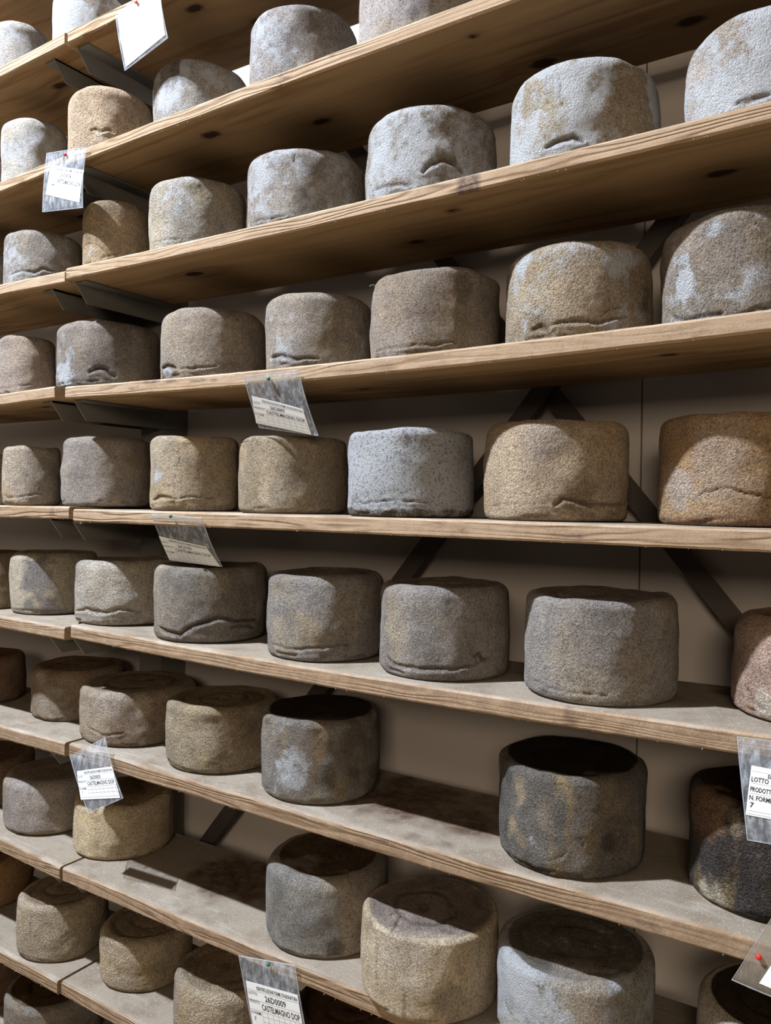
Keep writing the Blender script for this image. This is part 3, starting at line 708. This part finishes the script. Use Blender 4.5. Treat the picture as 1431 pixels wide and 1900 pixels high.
    (8, -1.6554, 1.3389, 0.1205, 0.1299, -0.8712, 'yellow cheese standing beneath the silver pinned tag on the eighth shelf', {'b': 'd3b985', 'm': 0.04, 'p': 0.9, 'ec': 0.014, 'blobs': [(1.308, 0.613, 0.0687, 'c2a878', 0.4)], 'mb': [], 'cr': [([(1.545, 1.207), (1.84, 1.228), (2.0, 1.078)], 4, 5, 0.9), ([(0.723, 1.002), (0.71, 0.098)], 1.5, 0.8, 0.2)]}),
    (8, -0.9746, 1.2993, 0.1228, 0.1528, -0.8694, 'smooth slate grey cheese with tan lower right and one dark spot on the eighth shelf', {'b': '8d887c', 'm': 0.03, 'p': 0.3, 'ec': 0.022, 'top': '5a4c3a', 'band': ('a89a84', 0.05), 'blobs': [(1.099, 0.514, 0.044, 'b29a7a', 0.85), (1.142, 0.845, 0.0286, 'a5927a', 0.8), (0.924, 0.138, 0.033, 'b59f80', 0.8), (0.377, 0.049, 0.033, 'a3967f', 0.6), (0.76, 0.223, 0.0143, '5d574c', 0.85), (1.365, 0.31, 0.033, 'a98f6c', 0.7), (-0.263, 1.461, 0.033, 'a8958c', 0.5)], 'mb': [], 'cr': []}),  # pinkish blob on the top paints its lit part
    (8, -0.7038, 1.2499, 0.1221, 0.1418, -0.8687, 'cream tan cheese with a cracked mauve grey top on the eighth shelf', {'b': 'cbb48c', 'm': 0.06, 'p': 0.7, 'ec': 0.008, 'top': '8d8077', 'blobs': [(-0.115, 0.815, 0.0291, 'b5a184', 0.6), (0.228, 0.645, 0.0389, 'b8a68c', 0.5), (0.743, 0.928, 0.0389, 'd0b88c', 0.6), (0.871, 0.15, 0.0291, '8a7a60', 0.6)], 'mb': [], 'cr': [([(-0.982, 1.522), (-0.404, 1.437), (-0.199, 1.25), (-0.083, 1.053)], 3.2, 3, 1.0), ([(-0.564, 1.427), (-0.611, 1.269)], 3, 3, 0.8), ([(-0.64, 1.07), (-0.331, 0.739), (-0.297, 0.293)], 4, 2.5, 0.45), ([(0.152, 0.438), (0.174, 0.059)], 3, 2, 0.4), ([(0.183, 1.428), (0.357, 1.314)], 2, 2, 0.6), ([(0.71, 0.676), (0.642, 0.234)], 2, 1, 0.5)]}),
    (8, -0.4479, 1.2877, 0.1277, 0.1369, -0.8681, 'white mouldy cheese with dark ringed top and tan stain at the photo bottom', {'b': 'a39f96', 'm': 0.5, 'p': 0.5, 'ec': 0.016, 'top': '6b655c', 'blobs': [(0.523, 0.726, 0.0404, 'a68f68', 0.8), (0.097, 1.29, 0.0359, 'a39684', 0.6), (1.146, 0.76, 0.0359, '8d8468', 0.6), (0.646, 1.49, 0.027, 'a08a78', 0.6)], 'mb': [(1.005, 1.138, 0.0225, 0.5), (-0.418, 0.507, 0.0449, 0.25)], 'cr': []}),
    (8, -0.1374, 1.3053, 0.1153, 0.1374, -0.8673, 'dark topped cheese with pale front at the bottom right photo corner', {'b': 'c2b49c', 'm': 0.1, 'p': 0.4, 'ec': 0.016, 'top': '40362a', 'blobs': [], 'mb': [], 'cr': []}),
    (9, -2.2186, 1.31, 0.12, 0.13, -1.15, 'orange brown cheese at the left photo edge on the ninth shelf', {'b': 'a5793f', 'm': 0.02, 'p': 0.5, 'ec': 0.03, 'blobs': [], 'mb': [], 'cr': []}),
    (9, -1.8176, 1.2774, 0.1088, 0.1379, -1.1496, 'coarse pebbly beige cheese left of the joint on the ninth shelf', {'b': 'b7a180', 'm': 0.05, 'p': 1.4, 'ec': 0.014, 'blobs': [(1.102, 0.628, 0.056, 'b09a68', 0.4)], 'mb': [], 'cr': [([(0.194, 0.939), (0.219, 0.163)], 2.5, 2, 0.5), ([(0.241, 0.985), (0.638, 0.972)], 3, 3, 0.5)]}),
    (9, -1.5315, 1.3099, 0.1067, 0.1205, -1.143, 'pebbly tan cheese with one upright crease right of the joint on the ninth shelf', {'b': 'b9a27c', 'm': 0.03, 'p': 1.4, 'ec': 0.016, 'blobs': [], 'mb': [], 'cr': [([(-0.034, 0.589), (-0.027, 0.118)], 2, 1.5, 0.5), ([(0.999, 0.541), (1.003, 0.122)], 2, 1, 0.4)]}),
    (9, -1.2213, 1.277, 0.1196, 0.125, -1.1422, 'very coarse tan cheese beside the lowest hanging tag on the ninth shelf', {'b': 'b09a78', 'm': 0.05, 'p': 1.5, 'ec': 0.016, 'blobs': [], 'mb': [], 'cr': []}),
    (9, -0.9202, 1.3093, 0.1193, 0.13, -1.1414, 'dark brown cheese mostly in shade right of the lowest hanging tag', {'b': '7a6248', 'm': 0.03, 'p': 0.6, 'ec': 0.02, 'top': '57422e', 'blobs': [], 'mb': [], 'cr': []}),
    (10, -2.2, 1.31, 0.12, 0.13, -1.42, 'dark brown cheese at the bottom left photo corner, furthest left', {'b': '7d5c40', 'm': 0.02, 'p': 0.5, 'ec': 0.02, 'blobs': [], 'mb': [], 'cr': []}),
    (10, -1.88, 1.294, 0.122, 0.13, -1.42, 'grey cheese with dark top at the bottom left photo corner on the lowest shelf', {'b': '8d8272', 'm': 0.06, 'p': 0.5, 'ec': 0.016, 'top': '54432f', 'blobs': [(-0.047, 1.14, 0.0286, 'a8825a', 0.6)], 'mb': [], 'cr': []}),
]



def grid_cheese(R, h, ec, eb, N, nt):
    prof = []                                     # r, z, nr, nz
    for r in np.linspace(0.02, 1, 5)[:-1]:
        prof.append((r * (R - eb), 0, 0, -1, 0))
    for a in np.linspace(0, math.pi / 2, 6):
        prof.append((R - eb + eb * math.sin(a), eb - eb * math.cos(a), math.sin(a), -math.cos(a), 1))
    for z in np.linspace(eb, h - ec, nt + 2)[1:-1]:
        prof.append((R, z, 1, 0, 1))
    for a in np.linspace(0, math.pi / 2, 9):
        prof.append((R - ec + ec * math.cos(a), h - ec + ec * math.sin(a), math.cos(a), math.sin(a), 1))
    for r in np.linspace(1, 0.01, 27)[1:]:
        prof.append((r * (R - ec), h, 0, 1, 2))
    return np.array(prof)


def make_cheese(idx, k, cx, cy, R, h, cz, label, e):
    rs = np.random.RandomState(idx * 31 + 5)
    near = cx > -1.5
    N = 228 if near else 164
    nt = 52 if near else 40
    ec = e.get('ec', .016)
    eb = 0.011
    pr = grid_cheese(R, h, ec, eb, N, nt)
    m = len(pr)
    phi = np.linspace(0, 2 * math.pi, N, endpoint=False)
    rr = np.repeat(pr[:, 0], N)
    zz = np.repeat(pr[:, 1], N)
    nr = np.repeat(pr[:, 2], N)
    nz = np.repeat(pr[:, 3], N)
    zone = np.repeat(pr[:, 4], N)
    ph = np.tile(phi, m)
    sx, sy = np.sin(ph), -np.cos(ph)
    P = np.stack([rr * sx, rr * sy, zz], 1)
    Nn = np.stack([nr * sx, nr * sy, nz], 1)
    off = rs.rand(3) * 40
    q = P + off
    peb = e.get('p', .6)
    lump = fbm(q * 16, 2)
    mid = fbm(q * 48, 3)
    pebn = np.abs(vnoise(q * 120)) + 0.5 * np.abs(vnoise(q * 210 + 9))
    t = zz / h
    rest = sstep(0.0, 0.06, t)
    d = lump * 0.0042 + mid * 0.0008 * (0.5 + 0.5 * peb) + (0.45 - pebn) * 0.0004 * peb
    # barrel and slight lean
    d = d + (zone == 1) * (nr * (0.0022 * np.sin(math.pi * np.clip(t, 0, 1)) - 0.0015 * t))
    d = np.where(zone == 0, np.minimum(d, 0.0) * 0, d * (0.25 + 0.75 * rest))
    col0 = soft(e['b'])
    tint = np.tile(col0, (len(P), 1))
    tone = fbm(q * 22 + 3, 4)
    tone2 = fbm(q * 9 + 17, 3)
    tint = tint * (1 + 0.26 * tone + 0.22 * tone2)[:, None]
    warm = sstep(0.05, 0.5, fbm(q * 14 + 31, 4))
    tint = tint * (1 + warm[:, None] * np.array([0.04, -0.01, -0.12]))
    cool = sstep(0.1, 0.5, fbm(q * 11 + 57, 4))
    tint = tint * (1 + cool[:, None] * np.array([-0.12, -0.10, -0.06]))
    if e.get('d', 0) > .3:
        st = fbm(np.stack([q[:, 0] * 34, q[:, 1] * 34, q[:, 2] * 9], 1) + 5, 4)
        w = sstep(0.10, 0.55, st) * 0.65
        tint = tint * (1 - w[:, None]) + lin('a08a64') * (1 + 0.3 * tone[:, None]) * w[:, None]
        w = sstep(0.10, 0.5, fbm(q * 20 + 77, 4)) * 0.6
        tint = tint * (1 - w[:, None] * 0.6)
    mould = np.full(len(P), float(e.get('m', .1)))
    mould = mould + 0.42 * fbm(q * 15 + 71, 5, .6) * (0.25 + min(e.get('m', .1) * 1.5, .75))
    darkd = np.full(len(P), float(e.get('d', .12)))
    crack = np.zeros(len(P))
    # the flat top: pressed cloth swirl
    oc = rs.uniform(-0.16, 0.16, 2)
    rho = rr / R
    rho_c = np.hypot(P[:, 0] / R - oc[0] * (1 - rho), P[:, 1] / R - oc[1] * (1 - rho))
    rfreq, rstr = rs.uniform(2.0, 3.4), rs.uniform(0.35, 1.0)
    topm = (zone == 2) | ((zone == 1) & (nz > 0.75))
    swirl = np.sin(2 * math.pi * (rho_c * rfreq + rs.uniform(.05, .2) * np.sin(ph + idx)) + 2.2 * fbm(q * 16 + 5, 4))
    ringm = topm * sstep(0.86, 0.70, rho) * (0.4 + 0.6 * (k >= 5)) * (0.4 + 0.6 * rstr)
    d = d - ringm * (0.003 * sstep(0.2, 0.9, swirl) + 0.002)
    if 'top' in e:  # own top colour; dark ones also hold shade from the shelf above
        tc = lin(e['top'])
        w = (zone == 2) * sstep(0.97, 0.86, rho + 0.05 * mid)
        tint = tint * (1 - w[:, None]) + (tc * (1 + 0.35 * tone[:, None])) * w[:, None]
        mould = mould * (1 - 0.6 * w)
    elif k >= 5:  # other lower tops darkened: browner rind with shelf shade painted in
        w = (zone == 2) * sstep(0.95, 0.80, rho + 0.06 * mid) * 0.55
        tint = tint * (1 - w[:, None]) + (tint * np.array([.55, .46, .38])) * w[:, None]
    crack = np.maximum(crack, ringm * sstep(0.75, 1.0, swirl + 0.3 * mid) * 0.65 * rstr)
    dist_n = fbm(q * 60 + 91, 3)
    dist_b = fbm(q * 24 + 47, 3)

    def pos(f, tt):
        if tt > 1.0:
            r_ = max((1 - (tt - 1)), 0) * R
            return np.array([r_ * math.sin(f), -r_ * math.cos(f), h])
        return np.array([R * math.sin(f), -R * math.cos(f), tt * h])

    for f_, t_, r_, hx, s_ in e['blobs']:
        dd = np.linalg.norm((P - pos(f_, t_)) * np.array([1, 1, .7]), axis=1) / r_ + 1.0 * dist_b + 0.6 * dist_n
        w = sstep(1.3, 0.5, dd) * s_ * 0.9
        c = soft(hx, .6) * (1 + 0.2 * tone[:, None])
        tint = tint * (1 - w[:, None]) + c * w[:, None]
        mould = mould * (1 - 0.75 * w)
    for f_, t_, r_, s_ in e['mb']:
        dd = np.linalg.norm(P - pos(f_, t_), axis=1) / r_ + 0.8 * dist_b + 0.6 * dist_n
        mould = mould + sstep(1.4, 0.2, dd) * s_ * 0.66
    if 'band' in e:
        hx, bt = e['band']
        w = sstep(bt * 1.25, bt * 0.7, t + 0.035 * dist_n) * 0.85
        tint = tint * (1 - w[:, None]) + soft(hx) * (1 + 0.25 * tone[:, None]) * w[:, None]
        mould = mould * (1 - 0.6 * w)
    # foot: small irregular pleats all round where the cloth was gathered
    ft = 0.055 + 0.03 * vnoise(np.stack([sx * 3, sy * 3, sx * 0 + idx], 1))
    pre = sstep(-0.1, 0.45, vnoise(np.stack([sx * 4 + 7, sy * 4, sx * 0 + idx * 1.3], 1)))
    gfold = np.exp(-((t - ft) / 0.018) ** 2) * pre * (zone == 1)
    d = d - gfold * 0.0028
    crack = np.maximum(crack, gfold * 0.35)
    jit = np.stack([fbm(q * 70 + 3, 2), fbm(q * 70 + 23, 2), fbm(q * 70 + 47, 2)], 1) * 0.0028
    Pj = P + jit
    for pts, wmm, dmm, dk in e['cr']:
        best = np.full(len(P), 9.0)
        sgn = np.zeros(len(P))
        # resample in (phi, t)
        seg = []
        for (f0, t0), (f1, t1) in zip(pts[:-1], pts[1:]):
            for s in np.linspace(0, 1, 7)[:-1]:
                seg.append(pos(f0 + (f1 - f0) * s, t0 + (t1 - t0) * s))
        seg.append(pos(*pts[-1]))
        wlen = len(seg)
        for i in range(wlen - 1):
            a, b = seg[i], seg[i + 1]
            ab = b - a
            s = np.clip(((Pj - a) @ ab) / max(ab @ ab, 1e-12), 0, 1)
            c = a + s[:, None] * ab
            dv = Pj - c
            dd = np.linalg.norm(dv, axis=1)
            taper = 1.0 + 0.9 * (abs((i + 0.5) / (wlen - 1) - 0.5) * 2) ** 4
            dd = dd * taper
            upd = dd < best
            best = np.where(upd, dd, best)
            sgn = np.where(upd, dv[:, 2], sgn)
        w = wmm / 1000 * 0.62
        prof = np.exp(-(best / w) ** 2)
        d = d - prof * dmm / 1000 * 0.9
        if wmm >= 3:                    # torn fold: a puffed lip below it
            lip = np.exp(-((best - 2.2 * w) / (1.5 * w)) ** 2) * (sgn < 0)
            d = d + lip * min(dmm, 5) / 1000 * 0.34
            mould = mould + lip * 0.10
        crack = np.maximum(crack, np.exp(-(best / (w * 0.95)) ** 2) * dk)
    V = P + Nn * d[:, None]
    V[:, 2] = np.where(zone == 0, P[:, 2], np.maximum(V[:, 2], 0.0003))
    i = np.arange(m - 1)[:, None] * N
    j = np.arange(N)[None, :]
    jn = (j + 1) % N
    Q = np.stack([i + j, i + jn, i + N + jn, i + N + j], -1).reshape(-1, 4)
    # close the two tiny holes with quads
    cap = []
    for base, flip in ((0, True), ((m - 1) * N, False)):
        lo, hi = 0, N - 1
        while hi - lo > 2:
            c = (base + lo, base + lo + 1, base + hi - 1, base + hi)
            cap.append(c[::-1] if flip else c)
            lo += 1
            hi -= 1
    Q = np.vstack([Q, np.array(cap)])
    o = quad_mesh('cheese_wheel', V, Q, [RIND])
    o.location = (cx, cy, cz + 0.0006)
    tint = np.clip(tint, 0.01, 0.9)
    color_attr(o.data, 'Tint', np.concatenate([tint, np.clip(mould, 0, 1.2)[:, None]], 1))
    g = np.stack([np.clip(darkd, 0, 1), np.full(len(P), min(peb, 1.5)), np.clip(crack, 0, 1), np.ones(len(P))], 1)
    color_attr(o.data, 'Grain', g)
    tag(o, label, 'cheese', 'cheese wheels ageing on the shelves')
    if e.get('flake'):               # a curled flake of rind lifting off the rim
        f0 = e['flake']
        base = np.array([R * math.sin(f0), -R * math.cos(f0), h - 0.012])
        out = np.array([math.sin(f0), -math.cos(f0), 0.35])
        side = np.array([math.cos(f0), math.sin(f0), 0])
        V2, F2 = [], []
        for lay in (0, 0.0012):
            for a in range(5):
                c = base + out * (a / 4) * 0.011 + np.array([0, 0, 0.003 * math.sin(a) + lay]) - out * .003
                wd = 0.006 * (1 - 0.15 * a) * (1 + 0.2 * math.sin(3 * a))
                V2 += [c - side * wd, c + side * wd]
        for a in range(4):
            b = 2 * a
            F2 += [(b, b + 1, b + 3, b + 2), (10 + b, 12 + b, 13 + b, 11 + b), (b, b + 2, b + 12, b + 10), (b + 1, b + 11, b + 13, b + 3)]
        F2 += [(0, 10, 11, 1), (8, 9, 19, 18)]
        fl = mesh_obj('rind_flake', V2, F2, RIND, o)
        n2_ = len(V2)
        color_attr(fl.data, 'Tint', np.tile(np.append(col0 * 1.2, .1), (n2_, 1)))
        color_attr(fl.data, 'Grain', np.tile(np.array([.1, .5, 0, 1.0]), (n2_, 1)))
    return o


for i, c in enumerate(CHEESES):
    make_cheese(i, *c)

# ------------------------------------------------------------------ tags
TAGS = [
    {'kind': 'blank', 'lab': 'bare white tag on a red pin hanging from the top shelf edge', 'cs': [[-1.4811, 1.156, 1.0805], [-1.3377, 1.156, 1.1012], [-1.3084, 1.155, 0.9744], [-1.4455, 1.155, 0.9448]], 'card': [(0.049, 0.056), (1.021, 0.08), (0.964, 0.93), (0.047, 0.961)], 'pin': [(0.516, 0.101), 'red']},
    {'kind': 'text', 'lot': '26C0074', 'lab': 'plastic sleeve with printed card on a red pin hanging from the second shelf edge', 'cs': [[-1.7259, 1.154, 0.8282], [-1.5752, 1.154, 0.8084], [-1.5748, 1.145, 0.6666], [-1.7277, 1.145, 0.6857]], 'card': [(0.159, 0.227), (1.011, 0.399), (0.925, 0.915), (0.076, 0.713)], 'pin': [(0.537, 0.094), 'red']},
    {'kind': 'text', 'lot': '26C0097', 'bend': 0.004, 'lab': 'curled plastic sleeve with printed card on a green pin hanging from the fourth shelf', 'cs': [[-1.0836, 1.154, 0.2479], [-0.9454, 1.154, 0.2481], [-0.931, 1.198, 0.1286], [-1.0813, 1.198, 0.1504]], 'card': [(0.058, 0.376), (0.9, 0.585), (0.892, 0.997), (-0.021, 0.909)], 'pin': [(0.467, 0.103), 'green']},
    {'kind': 'text', 'lot': '26C0100', 'bend': 0.004, 'lab': 'curled plastic sleeve with printed card on a green pin hanging from the fifth shelf', 'cs': [[-1.348, 1.154, -0.0268], [-1.194, 1.154, -0.0319], [-1.1938, 1.2135, -0.1355], [-1.3494, 1.2135, -0.1306]], 'card': [(-0.011, 0.449), (0.876, 0.573), (0.971, 0.993), (-0.024, 0.98)], 'pin': [(0.423, 0.023), 'green']},
    {'kind': 'text', 'lot': '26D0003', 'lab': 'tilted plastic sleeve with printed card on a silver pin hanging from the seventh shelf', 'cs': [[-1.6194, 1.154, -0.5981], [-1.4935, 1.154, -0.5325], [-1.4121, 1.14, -0.6484], [-1.5316, 1.14, -0.7081]], 'card': [(0.08, 0.289), (1.01, 0.481), (0.936, 0.976), (-0.054, 0.749)], 'pin': [(0.368, 0.091), 'silver']},
    {'kind': 'text', 'lot': '26D0009', 'bend': 0.004, 'lab': 'plastic sleeve with printed card hanging from the eighth shelf at the photo bottom', 'cs': [[-1.0813, 1.154, -0.8929], [-0.9381, 1.154, -0.8652], [-0.9109, 1.178, -1.0516], [-1.0495, 1.178, -1.0849]], 'card': [(0.058, 0.247), (0.97, 0.297), (0.956, 0.81), (0.021, 0.745)], 'pin': [(0.552, 0.028), 'green']},
    {'kind': 'big', 'lot': '', 'lab': 'sleeve with large print card cut by the right photo edge, hanging from the sixth shelf', 'cs': [[-0.1807, 1.154, -0.3073], [-0.0685, 1.154, -0.3034], [-0.0539, 1.14, -0.4334], [-0.1639, 1.14, -0.4383]], 'card': [(0.135, 0.264), (0.91, 0.298), (0.812, 0.765), (0.015, 0.753)], 'pin': [(0.63, 0.026), 'green']},
    {'kind': 'blank2', 'lab': 'turned grimy plastic sleeve on a red pin at the bottom right photo edge', 'cs': [[-0.1802, 1.14, -0.6295], [-0.1296, 1.15, -0.5272], [-0.0558, 1.15, -0.5364], [-0.103, 1.14, -0.6375]], 'card': [(0.103, 0.371), (0.527, 0.381), (0.529, 1.071), (0.091, 1.038)], 'pin': [(0.42, 0.154), 'red']},
]



def text_mesh(s, size, bold=0.0):
    cu = bpy.data.curves.new('lettering', 'FONT')
    cu.body = s
    cu.size = size
    cu.offset = bold
    cu.resolution_u = 2
    o = bpy.data.objects.new('lettering', cu)
    C.objects.link(o)
    dg = bpy.context.evaluated_depsgraph_get()
    dg.update()
    me = bpy.data.meshes.new_from_object(o.evaluated_get(dg))
    bpy.data.objects.remove(o)
    n = len(me.vertices)
    co = np.empty(n * 3, np.float32)
    me.vertices.foreach_get('co', co)
    co = co.reshape(-1, 3)
    faces = [tuple(p.vertices) for p in me.polygons]
    bpy.data.meshes.remove(me)
    return co, faces


def make_tag(e):
    cs = [np.array(c) for c in e['cs']]
    bend = e.get('bend', .004)
    org = (cs[0] + cs[1]) / 2

    def bil(q, s, t):
        return ((1 - t) * ((1 - s) * q[0] + s * q[1]) + t * ((1 - s) * q[3] + s * q[2]))

    nrm = np.cross(cs[1] - cs[0], cs[3] - cs[0])
    nrm /= np.linalg.norm(nrm)
    if nrm[1] > 0:
        nrm = -nrm

    def surf(s, t, off=0.0):
        p = bil(cs, s, t) + nrm * (off + bend * math.sin(math.pi * t) * (0.5 + 0.5 * s))
        return p - org

    root = bpy.data.objects.new('document_tag', None)
    C.objects.link(root)
    root.location = org
    tag(root, e['lab'], 'tag', 'document tags pinned to the shelf edges')

    def sheet(name, fn, ns, nt_, mat, parent, thick=0.0004):
        V, F = [], []
        for lay in (0, -thick):
            for a in range(nt_ + 1):
                for b in range(ns + 1):
                    V.append(fn(b / ns, a / nt_, lay))
        w = ns + 1
        L = w * (nt_ + 1)
        for a in range(nt_):
            for b in range(ns):
                i = a * w + b
                F.append((i, i + w, i + w + 1, i + 1))
                F.append((L + i, L + i + 1, L + i + w + 1, L + i + w))
        per = [b for b in range(w)] + [a * w + ns for a in range(1, nt_ + 1)] + \
              [nt_ * w + b for b in range(ns - 1, -1, -1)] + [a * w for a in range(nt_ - 1, 0, -1)]
        for i in range(len(per)):
            u, v2 = per[i], per[(i + 1) % len(per)]
            F.append((u, v2, L + v2, L + u))
        return mesh_obj(name, V, F, mat, parent, True)

    sheet('plastic_sleeve', lambda s, t, l: surf(s, t, l + 0.0018), 10, 14, GRIMY if e['kind'] == 'blank2' else SLEEVE, root)

    def strip(s0, t0, s1, t1, wd, n=12):
        V, F = [], []
        for i in range(n + 1):
            a = i / n
            s, t = s0 + (s1 - s0) * a, t0 + (t1 - t0) * a
            ds, dt = (wd, 0) if abs(t1 - t0) > abs(s1 - s0) else (0, wd)
            for lay in (0.0024, 0.0010):
                V.append(surf(s, t, lay))
                V.append(surf(s + ds, t + dt, lay))
        for i in range(n):
            b = 4 * i
            F += [(b, b + 4, b + 5, b + 1), (b + 2, b + 3, b + 7, b + 6), (b, b + 2, b + 6, b + 4), (b + 1, b + 5, b + 7, b + 3)]
        F += [(0, 1, 3, 2), (4 * n, 4 * n + 2, 4 * n + 3, 4 * n + 1)]
        return V, F

    V, F = join([strip(0, 0, 1, 0, .007), strip(0, 1, 1, 1, -.007), strip(0, 0, 0, 1, .010), strip(1, 0, 1, 1, -.010)])
    mesh_obj('sleeve_seam', V, F, SEAM, root, False)

    if e['card']:
        cd = [np.array(q) for q in e['card']]

        def csurf(s, t, off=0.0):
            st = bil(cd, s, t)
            return surf(st[0], st[1], off)

        card = sheet('paper_card', lambda s, t, l: csurf(s, t, l + 0.0025), 10, 10, PAPER, root, 0.0003)
        card.data.polygons.foreach_set('use_smooth', np.zeros(len(card.data.polygons), bool))
        w3 = np.linalg.norm(csurf(1, 0) - csurf(0, 0))
        h3 = np.linalg.norm(csurf(0, 1) - csurf(0, 0))
        asp = h3 / w3

        def write(name, txt, x, y, hgt, mat=INK, bold=0.0, maxw=None):
            co, fc = text_mesh(txt, 1.0, bold)
            wd = co[:, 0].max()
            sc = hgt / 0.70
            sx = sc * asp
            if maxw and wd * sx > maxw:
                sx = maxw / wd
            V = []
            for c in co:
                V.append(csurf(x + c[0] * sx, y - c[1] * sc, 0.00278))
            mesh_obj(name, V, [f for f in fc], mat, card)

        def rule(lines, wd=.004, mat=PALE_INK):
            P_ = []
            for (x0, y0, x1, y1) in lines:
                V, F = [], []
                n = 8
                hor = abs(x1 - x0) > abs(y1 - y0)
                for i in range(n + 1):
                    a = i / n
                    x, y = x0 + (x1 - x0) * a, y0 + (y1 - y0) * a
                    dx, dy = (0, wd / asp) if hor else (wd, 0)
                    V += [csurf(x, y, .00268), csurf(x + dx, y + dy, .00268)]
                for i in range(n):
                    F.append((2 * i, 2 * i + 2, 2 * i + 3, 2 * i + 1))
                P_.append((V, F))
            V, F = join(P_)
            mesh_obj('ruled_lines', V, F, mat, card)

        if e['kind'] == 'text':
            write('lettering', 'IDENTIFICAZIONE FORME STAGIONATURA', .20, .13, .075, INK, .010, .78)
            write('lettering', 'LOTTO', .02, .25, .060, INK, 0, .18)
            write('lettering', e['lot'], .34, .33, .120, INK, .012, .40)
            write('lettering', 'PRODOTTO', .02, .42, .060, INK, 0, .20)
            write('lettering', 'CASTELMAGNO DOP', .25, .53, .125, INK, .012, .72)
            write('lettering', 'N. FORME', .02, .66, .060, INK, 0.006, .20)
            write('lettering', '7', .06, .80, .08, INK, 0)
            rule([(.0, .16, 1, .16), (.0, .36, 1, .36), (.0, .57, 1, .57), (.24, .67, .98, .66), (.24, .78, .98, .78),
                  (.02, .92, .98, .92)] + [(.24 + .105 * i, .57, .24 + .105 * i, .90) for i in range(8)])
        elif e['kind'] == 'big':
            write('lettering', 'IDENTIFICAZIONE FORME STAGIONATURA', .24, .20, .085, INK, .012, .74)
            write('lettering', 'LOTTO', .02, .31, .095, INK, .016, .24)
            write('lettering', 'PRODOTTO', .02, .51, .095, INK, .016, .34)
            write('lettering', 'N. FORME', .02, .68, .095, INK, .016, .32)
            write('lettering', '7', .04, .83, .10, INK, .016)
            rule([(.02, .10, .98, .10), (.02, .34, .98, .34), (.02, .55, .98, .55), (.02, .90, .98, .90), (.02, .96, .98, .96)])

    # push pin: head, waist and shaft in one turned piece
    if e['pin']:
        s, t = e['pin'][0]
        c = surf(s, t, 0.0)
        pts = [(0.0006, -0.001), (0.0008, .0035), (0.0030, .0040), (.0036, .0052), (.0038, .0066), (.0034, .0080), (.0022, .0090), (.0004, .0093)]
        if e['pin'][1] == 'silver':
            pts = [(0.0006, -.001), (.0007, .0032), (.0036, .0034), (.0034, .0042), (.0024, .0050), (.0004, .0053)]
        V, F = [], []
        n = 18
        for r, y in pts:
            for a in range(n):
                th = 2 * math.pi * a / n
                V.append((c[0] + r * math.cos(th), c[1] - y, c[2] + r * math.sin(th)))
        for i in range(len(pts) - 1):
            for a in range(n):
                b = (a + 1) % n
                F.append((i * n + a, i * n + b, (i + 1) * n + b, (i + 1) * n + a))
        F.append(tuple(range(n))[::-1])
        F.append(tuple((len(pts) - 1) * n + a for a in range(n)))
        mesh_obj('push_pin', V, F, PIN_MAT[e['pin'][1]], root, True)


for e in TAGS:
    make_tag(e)
